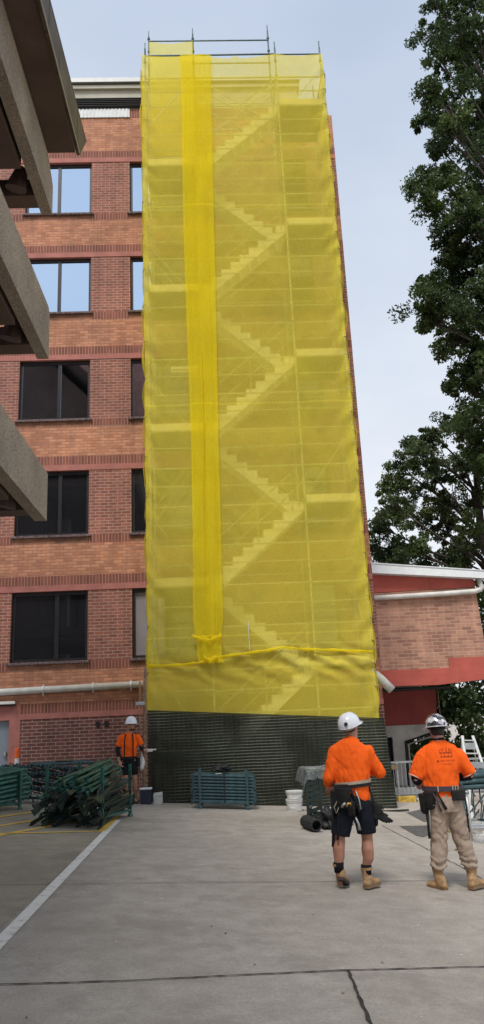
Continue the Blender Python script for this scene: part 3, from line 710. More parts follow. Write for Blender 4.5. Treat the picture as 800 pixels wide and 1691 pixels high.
# the cloth behind the top left bay, one lift higher
def back_top(u, v):
    x = PX[0]+(PX[1]-PX[0])*u; z = 18.5+(22.85-18.5)*v-.1*math.sin(math.pi*u)*v
    return (x, SY1-.06+.03*fbm(x*2,z*2,3), z)
sheet('yellow_net', back_top, 16, 40, M['net'], 'small square of yellow net rising above the rest at the top left of the tower', 'safety net')
def back_right(u, v):
    x = 2.35+.95*u; z = 18.8+(20.15-18.8)*v
    return (x, SY1-.05+.03*fbm(x*2,z*2,6), z)
sheet('yellow_net', back_right, 12, 14, M['net'], 'low panel of yellow net behind the topmost right landing of the tower', 'safety net')
ties = rt_ = random.Random(9)
for k in range(34):
    z_ = 2.4+k*.53; x_ = edge_r(z_)
    tag(MB().path([(x_-.05,18.40,z_+.03),(x_+.0,18.36,z_),(x_+.015,18.42,z_-.09-.03*rt_.random())], [.006,.010,.004], 5).build('net_tie', M['black']), 'dark cable tie lacing the right edge of the yellow net', 'tie', 'ties along the right edge of the yellow net')
    if k%2: 
        x_ = edge_l(z_); tag(MB().path([(x_+.05,18.40,z_+.03),(x_-.0,18.36,z_),(x_-.01,18.42,z_-.06)], [.005,.008,.004], 5).build('net_tie', M['black']), 'dark cable tie lacing the left edge of the yellow net', 'tie', 'ties along the left edge of the yellow net')
# black mesh wrapped round the foot
def wrap(u, v):
    # runs along the front and turns back along the right side
    L = 5.42; s = u*(L+1.6)
    if s <= L: x, y = -1.60+s, 18.38
    else: x, y = -1.60+L+.02*(s-L), 18.38+(s-L)
    zt = 2.10-.075*(min(x,3.8)+1.6); zb = gz(x)+.01
    z = zb+(zt-zb)*v
    x += .14*(1-v)*(s > L*.96)*(1 if s<=L else 1)
    return (x+.01*fbm(z*3,u*9,1), y-.03*fbm(u*26,z*1.5,4)-.05*(1-v)*math.sin(u*21), z)
sheet('black_wrap', wrap, 220, 50, M['wrap'], 'black striped mesh wrapped round the foot of the tower below the yellow net', 'mesh wrap')
# pale rod and strips caught in the cloth
tag(MB().tube(at(410,1026,18.34), at(413,1074,18.34), .008, 6).build('thin_rod', M['alu']), 'thin pale rod standing upright against the net above the bunched hem', 'rod')
o = thing('pale_bar', 'pale bar seen through the left edge of the gathered cloth', 'light fitting', at(306,609,18.6))  # plain pale bar with a round rod along its front
MB().box(-.92,-.22,18.62,18.70,at(300,612,18.6).z-.02,at(300,612,18.6).z+.14).build('bar_body', M['roofwhite'], o)
MB().tube((-.90,18.60,at(300,612,18.6).z+.06),(-.24,18.60,at(300,612,18.6).z+.06),.02,8).build('tube', M['lamp'], o)

# ------------------------------------------------------------------ galvanised pole and timber post at the left foot
tag(MB().tube((-1.70,18.35,gz(-1.7)),(-1.64,18.35,3.05),.035,10).build('post', M['timber']), 'weathered yellowish post standing at the left foot of the tower', 'post')
o = thing('steel_pole', 'grey steel pole with clamps beside the yellowish post at the tower foot', 'pole', (-1.82,18.3,.13))
MB().tube((-1.80,18.3,.13),(-1.76,18.3,2.75),.016,8).build('pole', M['timber'], o)
for z in (1.28,2.25): MB().box(-1.86,-1.66,18.24,18.34,z-.04,z+.04).build('clamp', M['galv'], o, bevel=.01)

# ------------------------------------------------------------------ steel racks and their scaffold tubes
def rack(label, c, yaw, L, W, H, mat, post_pos=None, group=None):
    """stillage: two long base rails, feet, four posts. c = centre on ground"""
    zc = gz(c[0]); o = thing('steel_rack', label, 'steel rack', (c[0], c[1], zc), group); o.rotation_euler = (0, math.atan(0), 0)
    a = V((math.cos(yaw), math.sin(yaw), 0)); b = V((-math.sin(yaw), math.cos(yaw), 0)); C = V((c[0], c[1], 0))
    def P(u, v, z): q = C+a*u+b*v; return V((q.x, q.y, gz(q.x)+z))
    pp = post_pos or L*.36
    for s in (-1,1):
        for t in (-1,1):
            pt = MB().obox((P(s*pp,t*W/2,H/2+.02)), a*.024, b*.024, V((0,0,H/2))).build('post', mat, o)
            MB().loft([(P(s*pp,t*W/2,.005),.055,.055),(P(s*pp,t*W/2,.03),.05,.05),(P(s*pp,t*W/2,.07),.026,.026)], 8).build('foot', mat, pt)
    m = MB()
    for t in (-1,1): m.tube(P(-pp,t*W/2,.12), P(pp,t*W/2,.12), .025, 6)
    for s in (-1,1): m.tube(P(s*pp,-W/2,.10), P(s*pp,W/2,.10), .025, 6)
    m.build('base_frame', mat, o)
    return o, P, a, b
def tube_mesh(L, r, ends=True, n=7):
    m = MB().tube((-L/2,0,0),(L/2,0,0),r,n)
    if ends:
        for s in (-1,1):
            m.obox((s*(L/2+.02),0,-.012), (.03,0,0), (0,.012,0), (0,0,.028))
            m.obox((s*(L/2+.045),0,-.05), (.008,0,0), (0,.012,0), (0,0,.035))
    return m
def tube_obj(mesh, mat, c, d, label, group, roll=0):
    br = 'brace' in label and 'tube' not in label
    o = bpy.data.objects.new('scaffold_brace' if br else 'scaffold_tube', mesh); COL.objects.link(o)
    q = V(d).to_track_quat('X', 'Z'); o.rotation_mode = 'XYZ'
    o.rotation_euler = (q.to_matrix() @ Matrix.Rotation(roll, 3, 'X')).to_euler(); o.location = c
    return tag(o, label, 'scaffold brace' if br else 'scaffold tube', group)
def mk(name, mb, mat):
    me = mb.mesh(name); me.materials.append(mat)
    bm = bmesh.new(); bm.from_mesh(me); bmesh.ops.recalc_face_normals(bm, faces=bm.faces); bm.to_mesh(me); bm.free()
    me.materials.append(M['galv'])
    for q in me.polygons:
        if len(q.vertices) > 4 and abs(q.normal.x) > .9: q.material_index = 1
    return me
# 1) tidy rack in the centre
o, P, a, b = rack('tidy blue green steel rack of level tubes standing alone before the black wrap', (.07,17.72), 0, 1.3, .75, .76, M['bluegreen'], .50)
ta = mk('tube_long', tube_mesh(1.24,.029), M['bluegreen'])
for j in range(9):
    for i in range(9):
        if 2 < i and j < 8: continue
        L_ = 'blue green tube lying level in the tidy centre rack before the black wrap'
        tube_obj(ta, None, P(random.uniform(-.025,.025), -.33+i*.082, .15+j*.064+random.uniform(-.004,.004)), a+V((0,random.uniform(-.008,.008),-.068)), L_, 'tubes in the centre rack')
st = MB()
for (u0,v0,z0,u1,v1,z1) in ((.02,-.40,.12,.02,-.40,.735),(.02,-.40,.735,.02,.38,.735)): st.obox((P(u0,v0,z0)+P(u1,v1,z1))/2, V((.014,0,0)), V((0,abs(v1-v0)/2+.003,0)), V((0,0,abs(z1-z0)/2+.003)))
tag(st.build('strap', M['black']), 'dark strap tied round the middle of the centre rack tubes', 'strap')
# harness heap lying on the rack
def lump(name, c, sx, sy, sz, mat, label, cat, amp=.45, sc=5, n=28, k=16):
    m = MB().ball((0,0,0),1,1,1,n,k); vs = []
    for v in m.v:
        p = V(v); f = 1+amp*fbm(p.x*1.6+c[0]*3, p.y*1.6, p.z*1.6+c[1])
        vs.append((c[0]+p.x*sx*f, c[1]+p.y*sy*f, c[2]+max(-.75,p.z)*sz*f))
    m.v = vs; return tag(m.build(name, mat, smooth=True), label, cat) if label else m
lump('tool_bag', tuple(P(-.03,-.1,.80)), .20,.14,.07, M['black'], 'dark crumpled tool bag lying on top of the centre rack', 'bag', .8)
tag(MB().box(P(-.16,0,0).x,P(-.02,0,0).x,17.45,17.6,P(0,0,.70).z,P(0,0,.712).z).build('paper_scrap', M['white_plastic']), 'small white scrap under the dark bag on the centre rack', 'scrap')

# 2) big messy pile by the white line
o, P, a, b = rack('dark green steel rack under the messy tube pile by the white line', (-2.36,15.0), R_(77), 1.9, 1.02, .92, M['green'], .72)
tb = [mk('tube_mid', tube_mesh(L,.022), M['green']) for L in (1.7,1.5,1.35)]
tbd = [mk('tube_shaded', tube_mesh(L,.022), M['green_dark']) for L in (1.6,1.35)]
flare = MB().tube((-.7,0,0),(.7,0,0),.022,6)
flare.add([(.62,-.02,-.02),(.62,.02,-.02),(.62,.02,.02),(.62,-.02,.02),(.92,-.055,-.012),(.92,.055,-.012),(.92,.055,.012),(.92,-.055,.012)],[(0,1,2,3),(4,5,6,7),(0,1,5,4),(1,2,6,5),(2,3,7,6),(3,0,4,7)])
flare.add([(-.62,-.02,-.02),(-.62,.02,-.02),(-.62,.02,.02),(-.62,-.02,.02),(-.92,-.055,-.012),(-.92,.055,-.012),(-.92,.055,.012),(-.92,-.055,.012)],[(0,1,2,3),(4,5,6,7),(0,1,5,4),(1,2,6,5),(2,3,7,6),(3,0,4,7)])
fl = mk('brace_flared', flare, M['green_dark'])
for i in range(15):
    hh = .98-.0018*(i-6)**2*3
    for j in range(12):
        z = .15+j*.075
        if z > hh-.12*max(0,(3-i))*.8: continue
        if 3 < i < 12 and j < 8: continue
        v = -.48+i*.069+random.uniform(-.02,.02)
        yawj = random.gauss(0,.06); d = (a*math.cos(yawj)+b*math.sin(yawj)); d = V((d.x,d.y,random.uniform(.06,.15)+(.02 if j > 7 else -.04)))
        mm = random.choice(tb if (j >= 7 or i > 11) else tbd)  # lighter copy on top and right, dark copy below: shading put into colour
        tube_obj(mm, None, P(random.uniform(-.12,.16)-.1, v, z-.07), d, 'green tube thrown in the messy pile beside the white line', 'tubes in the messy pile', random.uniform(0,6))
for k in range(40):
    v = random.uniform(-.56,.44); z = random.uniform(.12,.62)
    ang = R_(80)+random.gauss(0,.15); d = V((math.cos(ang), math.sin(ang), random.uniform(.0,.30)))
    q = P(-.42+random.uniform(-.18,.1), v, z)
    tube_obj(fl, None, q+V((0,0,.02)), d, 'dark brace with flattened flared ends sticking out of the messy pile', 'flared braces in the messy pile', random.uniform(0,3.1))
# 3) tubes on the far left
o, P, a, b = rack('green steel rack of long sloping tubes cut by the left picture edge', (-4.72,15.75), R_(60), 2.0, .9, .70, M['green'], .82)
tc_ = mk('tube_left', tube_mesh(2.2,.034), M['green'])
for j in range(7):
    for i in range(7):
        if i > 2 and j < 6: continue
        tube_obj(tc_, None, P(random.uniform(-.08,.08), -.38+i*.12, .14+j*.082), a+V((0,0,.06+random.uniform(-.02,.02))), 'green tube stacked in the far left rack', 'tubes in the far left rack')
# 4) rack of hooked braces behind
o, P, a, b = rack('dark rack packed with hooked braces between the left rack and the messy pile', (-3.55,17.75), R_(-2), 1.75, .7, .72, M['green_dark'], .78)
hook = MB().tube((-.38,0,0),(.38,0,0),.0125,6)
for s in (-1,1): hook.obox((s*.41,0,0),(.022,0,0),(0,.010,0),(0,0,.016)); hook.obox((s*.43,0,-.03),(.007,0,0),(0,.008,0),(0,0,.03))
hk = mk('brace_hooked', hook, M['bluegreen'])
for row in range(4):
    for i in range(22):
        d = V((-.52+random.uniform(-.06,.06), -.72, .22+random.uniform(-.04,.04)))
        tube_obj(hk, None, P(-.80+i*.076, -.08, .26+row*.145+random.uniform(-.02,.02)), d, 'short dark brace with hooked ends packed in the rack before the brick wall', 'hooked braces in the back rack', random.uniform(-.3,.3))
for i in range(5):
    tube_obj(ta, None, P(.12+random.uniform(-.1,.1), -.30+i*.12, .80+random.uniform(0,.03)), a+V((0,random.uniform(-.05,.05),0)), 'loose tube lying across the top of the hooked braces', 'loose tubes on the back rack')
tag(MB().box(-3.55,-3.15,17.6,17.8,gz(-3.4)+.87,gz(-3.4)+.895).build('timber_offcut', M['timber']), 'small timber offcut on top of the back rack', 'timber')
for i in range(3):
    m = MB(); c = P(-.5+i*.5,-.42,.02)
    m.path([c+V((-.16,0,0))]+[c+V((.16*math.cos(math.pi-math.pi*k/8),0,.16*math.sin(math.pi*k/8))) for k in range(1,8)]+[c+V((.16,0,0))], .016, 6)
    tag(m.build('bent_hoop', M['green_dark']), 'bent steel hoop standing under the hooked braces', 'hoop', 'bent hoops under the back rack')
# white sheeting lying below the hooked braces
tag(MB().box(-4.25,-2.95,17.95,18.05,gz(-3.6)+.0,gz(-3.6)+.17).build('white_board', M['white_plastic']), 'low white board on the ground behind the hooked braces', 'board')

# 5) plastic covered rack behind the bare-legged worker
o, P, a, b = rack('steel rack with ribbed side and plastic cover beside the white buckets', (2.02,15.6), R_(84), 1.3, .75, .90, M['green_dark'], .50)
td = mk('tube_short', tube_mesh(1.35,.030), M['green_dark'])
for j in range(9):
    for i in range(8):
        if 2 < i < 7 and j < 8: continue
        tube_obj(td, None, P(random.uniform(-.08,.08), -.33+i*.095, .15+j*.088), a+V((random.uniform(-.03,.03),0,random.uniform(-.02,.03))), 'dark tube in the plastic covered rack', 'tubes in the plastic covered rack')
# ribbed steel panel facing the camera
m = MB(); q0 = V((1.70,14.93,0))
for s in (-.12,.12): m.obox((q0.x+s,q0.y,gz(1.7)+.50),(.022,0,0),(0,.02,0),(0,0,.40))
for k in range(8): m.obox((q0.x,q0.y,gz(1.7)+.17+k*.095),(.11,0,.035),(0,.018,0),(-.010,0,.030))
tag(m.build('slotted_panel', M['green_dark']), 'upright slotted steel panel leaning on the plastic covered rack', 'panel')
pl = basic('clear_plastic', (.62,.66,.68), .18, var=.1); ns_ = pl.node_tree.nodes; ns_['Principled BSDF'].inputs['Alpha'].default_value = .20; ns_['Principled BSDF'].inputs['Transmission Weight'].default_value = 0
M['plastic'] = pl
def cover(u, v):
    x = 1.50+u*1.0; s = v*2.2; zt = gz(1.9)+.97
    if s < .75: y, z = 14.88-.04*math.sin(x*9), zt-(.75-s)
    else: y, z = 14.88+(s-.75), zt+.04*fbm(x*3,s*3,2)
    e = max(0,.12-u)/.12
    return (x+.02*fbm(s*4,x*3,1), y+.04*fbm(x*5,s*5,7), z-.25*e*e-.03*abs(fbm(x*6,s*6,3)))
tag(sheet('plastic_sheet', lambda u,v: cover(u, .27+.73*v), 30, 50, M['plastic'], 'crinkled clear plastic sheet draped over the rack behind the bare-legged worker', 'plastic sheet'))
lump('dark_filler', (1.90,14.5,gz(1.9)+.13), 
.17,.22,.17, M['black'], 'added dark lump between the slotted panel and the bare legged worker', 'bag', .9)  # added dark mass standing in for the dark gear here
# black hollow ribbed pipe lying in front
m = MB(); A_ = V((1.60,13.95,gz(1.6)+.112)); B_ = V((1.47,14.5,gz(1.45)+.112)); nn = 18
pts = [A_.lerp(B_,i/nn) for i in range(nn+1)]
m.path(pts, [.112 if i%3 else .096 for i in range(nn+1)], 12, cap=False); k0 = len(m.v); m.path(pts, .078, 12, cap=False)
m.f += [(i, (i+1)%12, k0+(i+1)%12, k0+i) for i in range(12)]
tag(m.build('ribbed_pipe', M['black'], smooth=False), 'short length of fat black ribbed pipe with its open end facing out', 'pipe')
# 6) rack at the right edge
o, P, a, b = rack('blue green steel rack full of tubes cut by the right picture edge', (4.75,14.9), R_(5), 2.0, .85, .98, M['bluegreen'], .52)
te = mk('tube_thick', tube_mesh(1.9,.045,True,10), M['bluegreen'])
for j in range(3):
    for i in range(5): tube_obj(te, None, P(random.uniform(-.05,.1), -.32+i*.15, .78+j*.095), a+V((0,random.uniform(-.03,.03),random.uniform(0,.06))), 'thick blue green tube on top of the right edge rack', 'thick tubes in the right rack')
for row in range(4):
    for i in range(11):
        tube_obj(hk, None, P(-.72+i*.14, -.02, .24+row*.14), V((.3+random.uniform(-.2,.2), .8, .2+random.uniform(-.1,.1))), 'dark hooked brace inside the right edge rack', 'hooked braces in the right rack', random.uniform(-.5,.5))
tag(MB().box(3.95,4.5,15.0,15.45,gz(4.2)+1.02,gz(4.2)+1.10).build('steel_box', M['galv'], bevel=.01), 'grey perforated steel section on the right edge rack', 'steel section')
for k in range(2): tag(MB().tube((3.75,13.9+k*.25,gz(3.75)+.13+k*.02),(5.3,14.0+k*.3,gz(5.3)+.16),.024,8).build('scaffold_tube', M['galv']), 'silver tube lying low in front of the right edge rack', 'scaffold tube', 'silver tubes before the right rack')
lump('plastic_bundle', (4.28,13.3,gz(4.28)+.15), .24,.2,.22, M['plastic'], 'crumpled bundle of clear plastic on the ground at the right edge', 'plastic bundle', .8)
tag(MB().box(3.7,5.6,14.35,14.5,gz(4.4)-.02,gz(4.4)+.07).build('timber_bearer', M['timber']), 'flat timber bearer under the right edge rack', 'timber')

# ------------------------------------------------------------------ smaller things
def bucket(c, h, r0, r1, label, lid=True):
    o = thing('bucket', label, 'bucket', c); c = V(c)
    m = MB().loft([(c,r0,r0),(c+V((0,0,h*.85)),r1*.97,r1*.97),(c+V((0,0,h*.86)),r1*1.03,r1*1.03),(c+V((0,0,h)),r1*1.03,r1*1.03)], 20); m.build('body', M['white_plastic'], o, smooth=False)
    MB().loft([(c+V((0,0,h+.002)),r1*1.07,r1*1.07),(c+V((0,0,h+.03)),r1*1.07,r1*1.07)],20).build('lid', M['white_plastic'], o)
    m = MB().path([c+V((r1*1.06*math.cos(t),-r1*1.06*math.sin(t)*.98-.01,h*.86-.10*math.sin(t))) for t in [math.pi*k/12 for k in range(13)]], .005, 5); m.build('handle', M['galv'], o)
bucket((1.55,17.35,gz(1.55)), .21, .15, .168, 'white plastic bucket standing on the ground before the black wrap, lower of two')
bucket((1.56,17.35,gz(1.55)+.245), .13, .155, .17, 'white plastic bucket standing upside the other, upper of the stacked two')
# orange and white bollard
bx, by = -4.78, 19.4; zb = gz(bx)
o = thing('bollard', 'orange topped white bollard post in front of the brick wall at left', 'bollard', (bx,by,zb))
MB().loft([((bx,by,zb),.06,.06),((bx,by,1.15),.055,.055)],14).build('post', M['white_plastic'], o, smooth=False)
MB().loft([((bx,by,1.152),.062,.062),((bx,by,1.29),.062,.062),((bx,by,1.292),.05,.05),((bx,by,1.31),.05,.05),((bx,by,1.312),.064,.064),((bx,by,1.37),.056,.056),((bx,by,1.39),.02,.02)],14).build('cap', M['orange_plastic'], o)
# step ladder
LYY = 17.0
o = thing('step_ladder', 'silver step ladder standing behind the worker in beige trousers', 'ladder', (5.4,LYY,gz(5.4)))
p0, p1 = at(764,1215,LYY), at(781,1215,LYY); q0, q1 = V((5.02,LYY-.55,gz(5.02))), V((5.62,LYY-.55,gz(5.62)))
for p, q in ((p0,q0),(p1,q1)):
    d = (q-p); MB().obox((p+q)/2, V((.028,0,0)), V((0,.014,0)), d/2).build('side_rail', M['alu'], o)
    MB().tube(p+V((0,.02,-.05)), V((q.x,LYY+.55,q.z)), .012, 6).build('rear_leg', M['alu'], o)
for k in range(6):
    t = .06+k*.16; a0 = p0.lerp(q0,t); a1 = p1.lerp(q1,t)
    MB().obox((a0+a1)/2, (a1-a0)/2*.9, V((0,.05,0)), V((0,0,.012 if k else .012))).build('step', M['alu'], o)
a0 = p0.lerp(q0,.10); a1 = p1.lerp(q1,.10)
MB().obox((a0+a1)/2+V((0,-.03,-.05)), (a1-a0)/2*.85, V((0,.01,0)), V((0,0,.065))).build('top_plate', M['galv'], o)
a0 = p0.lerp(q0,.36); a1 = p1.lerp(q1,.36)
MB().obox((a0+a1)/2+V((.02,-.06,0)), (a1-a0)/2*1.15, V((0,.06,0)), V((0,0,.06))).build('tray', M['galv'], o)
# galvanised pedestrian railing
RYY = 20.6
o = thing('railing', 'galvanised steel railing before the concrete wall of the low building', 'railing', (4.8,RYY,-.35))
for x in (4.12,4.5,5.3,6.2,7.1): MB().box(x-.022,x+.022,RYY-.022,RYY+.022,gz(x),.57).build('post', M['galv'], o)
MB().box(4.08,9,RYY-.02,RYY+.02,.571,.615).build('top_rail', M['galv'], o); MB().box(4.08,9,RYY-.015,RYY+.015,-.19,-.16).build('bottom_rail', M['galv'], o)
MB().box(4.08,5.4,RYY+.03,RYY+.045,-.28,-.02).build('kick_plate', M['galv'], o)
for i in range(46):
    x = 4.20+i*.104
    MB().box(x-.006,x+.006,RYY-.006,RYY+.006,-.16,.571).build('bar', M['galv'], o)
MB().box(4.28,4.52,RYY-.035,RYY-.023,.42,.54).build('tag_plate', M['timber'], o)
def slab(name, x0, x1, y0, y1, h, mat, label, cat): return tag(MB().box(x0,x1,y0,y1,gz((x0+x1)/2)-.05,gz((x0+x1)/2)+h).build(name, mat, bevel=.012), label, cat)
slab('kerb_block', 4.36, 4.80, 20.1, 20.3, .13, M['yellow_paint'], 'short yellow painted kerb block at the foot of the railing', 'kerb')
slab('kerb_stone', 4.84, 6.2, 20.05, 20.3, .12, M['concrete_wall'], 'rough grey kerb stones beside the yellow kerb block', 'kerb')
tag(MB().box(3.45,4.05,17.7,17.78,gz(3.7)+.0,gz(3.7)+.03).build('steel_bar', M['black']), 'dark flat steel bar on the ground past the right end of the black wrap', 'bar')
# bits at the feet of the far worker
o = thing('cool_box', 'dark blue box with white lid on the ground by the tower foot', 'cool box', (-1.55,18.0,gz(-1.55)))
zz = gz(-1.6); M['navy'] = basic('navy_plastic', (.012,.017,.04), .5)
MB().box(-1.74,-1.50,17.9,18.1,zz,zz+.30).build('body', M['navy'], o, bevel=.02); MB().box(-1.75,-1.49,17.89,18.11,zz+.302,zz+.34).build('lid', M['roofwhite'], o, bevel=.015)
tag(MB().obox((-1.36,18.0,gz(-1.36)+.12),(.10,0,.01),(0,.05,.02),(0,-.02,.11)).build('metal_tin', M['alu'], bevel=.01), 'small shiny metal tin leaning by the dark blue box', 'tin')
lump('rope_heap', (-2.05,17.75,gz(-2.05)+.06), .22,.15,.10, M['black'], 'dark heap of rope between the messy pile and the far worker', 'rope', .8)
lump('white_rag', (-1.72,18.22,.95), .05,.03,.17, M['white_plastic'], 'white rag hanging on the grey pole by the far worker', 'rag', .6)
def debris(n):
    for i in range(n):
        x = random.uniform(-1.5,3.2); y = random.uniform(5.2,16); s = random.uniform(.004,.013)
        m = MB(); k = 5
        m.v = [(x+s*math.cos(2*math.pi*j/k+1)*random.uniform(.6,1.3), y+s*1.2*math.sin(2*math.pi*j/k+1), gz(x)+.006) for j in range(k)]+[(x,y,gz(x)+.006+s*.4)]
        m.f = [(j,(j+1)%k,k) for j in range(k)]+[tuple(range(k))[::-1]]
        tag(m.build('dry_leaf', M[random.choice(['timber','white_plastic','frame'])]), 'tiny leaf or stone chip lying loose on the concrete', 'debris', 'loose bits on the concrete')
debris(60)
# ------------------------------------------------------------------ trees
def leafmat(name, a, b_, trans=.3):
    m, ns, ln = nt(name); ns.remove(ns['Principled BSDF'])
    ge = N(ns, 'ShaderNodeNewGeometry'); tc = N(ns, 'ShaderNodeTexCoord'); nz = N(ns, 'ShaderNodeTexNoise', Scale=.55, Detail=4.0); ln.new(tc.outputs['Object'], nz.inputs['Vector'])
    ad = N(ns, 'ShaderNodeMath', operation='MULTIPLY_ADD'); ad.inputs[1].default_value = .38; ln.new(ge.outputs['Random Per Island'], ad.inputs[0])
    mr = N(ns, 'ShaderNodeMapRange'); mr.inputs[1].default_value = .38; mr.inputs[2].default_value = .68; mr.inputs[3].default_value = 0; mr.inputs[4].default_value = .62
    ln.new(nz.outputs['Fac'], mr.inputs[0]); ln.new(mr.outputs[0], ad.inputs[2])
    rp = ramp(ns, [(.0, b_), (.6, tuple((x+y)/2 for x, y in zip(a, b_))), (1, a)]); ln.new(ad.outputs[0], rp.inputs[0])
    df = N(ns, 'ShaderNodeBsdfDiffuse'); tl = N(ns, 'ShaderNodeBsdfTranslucent'); gl = N(ns, 'ShaderNodeBsdfGlossy', Roughness=.45); gl.inputs[0].default_value = (.5,.5,.5,1)
    ln.new(rp.outputs[0], df.inputs[0]); ln.new(rp.outputs[0], tl.inputs[0])
    m1 = N(ns, 'ShaderNodeMixShader'); m1.inputs[0].default_value = trans; ln.new(df.outputs[0], m1.inputs[1]); ln.new(tl.outputs[0], m1.inputs[2])
    m2 = N(ns, 'ShaderNodeMixShader'); m2.inputs[0].default_value = .05; ln.new(m1.outputs[0], m2.inputs[1]); ln.new(gl.outputs[0], m2.inputs[2])
    ln.new(m2.outputs[0], ns['Material Output'].inputs[0]); return m
M['leaf'] = leafmat('dark_green_leaf', (.12,.18,.045), (.022,.045,.017), .35)
M['leaf2'] = leafmat('mid_green_leaf', (.19,.25,.085), (.04,.07,.03), .4)
def leaves(name, centers, spread, per, size, mat, parent, flat=.75):
    """centers: (k,3) clump centres, spread: (k,) radius; rhombic leaves gathered in clumps"""
    C = np.repeat(np.array(centers), per, axis=0); S = np.repeat(np.array(spread), per)
    n = len(C); d = rng.normal(size=(n,3)); d /= np.linalg.norm(d,axis=1)[:,None]
    r = rng.random(n)**.45; P = C+d*(S*r)[:,None]*np.array([1,1,flat])
    u = rng.normal(size=(n,3)); u[:,2] -= .5; u /= np.linalg.norm(u,axis=1)[:,None]
    w_ = np.cross(u, rng.normal(size=(n,3))); w_ /= np.linalg.norm(w_,axis=1)[:,None]
    s = size*(.6+.8*rng.random(n))[:,None]
    vs = np.stack([P-u*s, P+w_*s*.42, P+u*s, P-w_*s*.42], axis=1).reshape(-1,3) - np.array(wloc(parent))
    me = bpy.data.meshes.new(name); me.vertices.add(4*n); me.vertices.foreach_set('co', vs.astype(np.float32).ravel())
    me.loops.add(4*n); me.loops.foreach_set('vertex_index', np.arange(4*n, dtype=np.int32))
    me.polygons.add(n); me.polygons.foreach_set('loop_start', np.arange(0,4*n,4, dtype=np.int32)); me.polygons.foreach_set('loop_total', np.full(n,4,dtype=np.int32))
    me.update(calc_edges=True); me.materials.append(mat)
    o = bpy.data.objects.new(name, me); COL.objects.link(o); o.parent = parent; return o
def tree(name, label, base, top, r0, lobes, per, size, mat, sub=14, subr=(.35,.7), group=None, seed=1, fork=.3):
    """lobes: (centre, radius) branch-end masses, each broken into small clumps along twigs"""
    rr = random.Random(seed); base = V(base); top = V(top)
    o = thing(name, label, 'tree', tuple(base), group); tm = MB()
    tp = [base.lerp(top, k/7)+V((.25*math.sin(k*1.7+seed),.2*math.cos(k*1.3),0))*(k>0) for k in range(8)]
    tm.path([base-V((0,0,.3))]+tp, [r0*1.25]+[r0*(1-.11*k) for k in range(8)], 10)
    cs, sp_ = [], []
    for c, R in lobes:
        c = V(c); zt = max(base.z+fork*(top.z-base.z), c.z-R*1.6-.12*(c-tp[0]).length); t = max(0,min(.98,(zt-base.z)/max(.1,top.z-base.z)))
        k = t*7; s = tp[int(k)].lerp(tp[min(7,int(k)+1)], k-int(k))
        md = s.lerp(c,.5)+V((rr.uniform(-.3,.3),rr.uniform(-.3,.3),rr.uniform(.1,.5)))
        tm.path([s, md, c], [r0*.20, r0*.12, r0*.05], 6)
        for i in range(sub):
            d = V((rr.gauss(0,1),rr.gauss(0,1),rr.gauss(0,.8))).normalized()*R*(rr.random()**.5)
            q = c+d; cs.append(tuple(q)); sp_.append(rr.uniform(*subr)*(.7+.3*R/1.2))
            if i % 2 == 0: tm.path([c.lerp(md,.3), c.lerp(q,.5)+V((0,0,.1)), q], [r0*.06, .02, .010], 4, cap=False)
    tm.build('trunk', M['bark'], o, smooth=True)
    leaves('crown', cs, sp_, per, size, mat, o)
    return o
def L(px, py, Y, R): return (tuple(at(px,py,Y)), R)
# tall tree at right: a column of hanging masses
TY = 25.0; lob = []
edge = [(20,708),(60,690),(100,706),(150,690),(200,682),(240,700),(280,712),(310,672),(335,690),(360,722),(395,715),(430,728),(470,690),(500,672),(530,690),(560,725),(600,752),(640,742),(690,770),(740,780)]
rt = random.Random(5)
for (y_, x_) in edge:
    lob.append(L(x_+22, y_, TY+rt.uniform(-1,1), rt.uniform(.45,.85)))
for y_ in range(10, 900, 30):
    xe = np.interp(y_, [e[0] for e in edge]+[800,900], [e[1] for e in edge]+[782,805])
    for x_ in range(int(xe)+58, 1010, 46):
        lob.append(L(x_+rt.uniform(-12,12), y_+rt.uniform(-12,12), TY+rt.uniform(-1.6,2.4), rt.uniform(.8,1.25)))
tree('tall_tree', 'tall dark leafy tree filling the right edge of the picture from top to bottom', (12.6,25.6,gz(12.6)), (12.9,26,31), .42, lob, 120, .078, M['leaf'], sub=13, subr=(.12,.52), seed=3, fork=.12)
# broad tree behind the white roof
lob = []; Y2 = 32.0
for (x_, y_, R) in [(640,830,.9),(625,870,.8),(632,905,.8),(660,775,.9),(650,800,.7),(690,760,1.0),(685,735,.6),(715,720,.8),(740,700,.8),(770,705,.8),(700,800,1.1),(735,770,1.1),(775,765,1.1),(665,845,1.0),
                    (705,850,1.0),(745,830,1.2),(790,820,1.2),(660,900,.8),(650,928,.6),(690,905,.7),(730,880,.8),(775,880,1.0),(700,935,.6),(760,930,.6),(810,860,1.4),(820,760,1.3),(850,820,1.4),(870,900,1.4),(640,940,.6),(795,745,.9),(770,912,.7),(735,915,.6)]:
    lob.append(L(x_+4, y_, Y2+rt.uniform(-1.5,1.5), R*.92))
tree('broad_tree', 'broad tree with open spreading limbs rising behind the white roof edge', (12.0,32.5,gz(12)), (11.8,32,13.5), .42, lob, 125, .078, M['leaf2'], sub=15, subr=(.14,.52), seed=8, fork=.35)
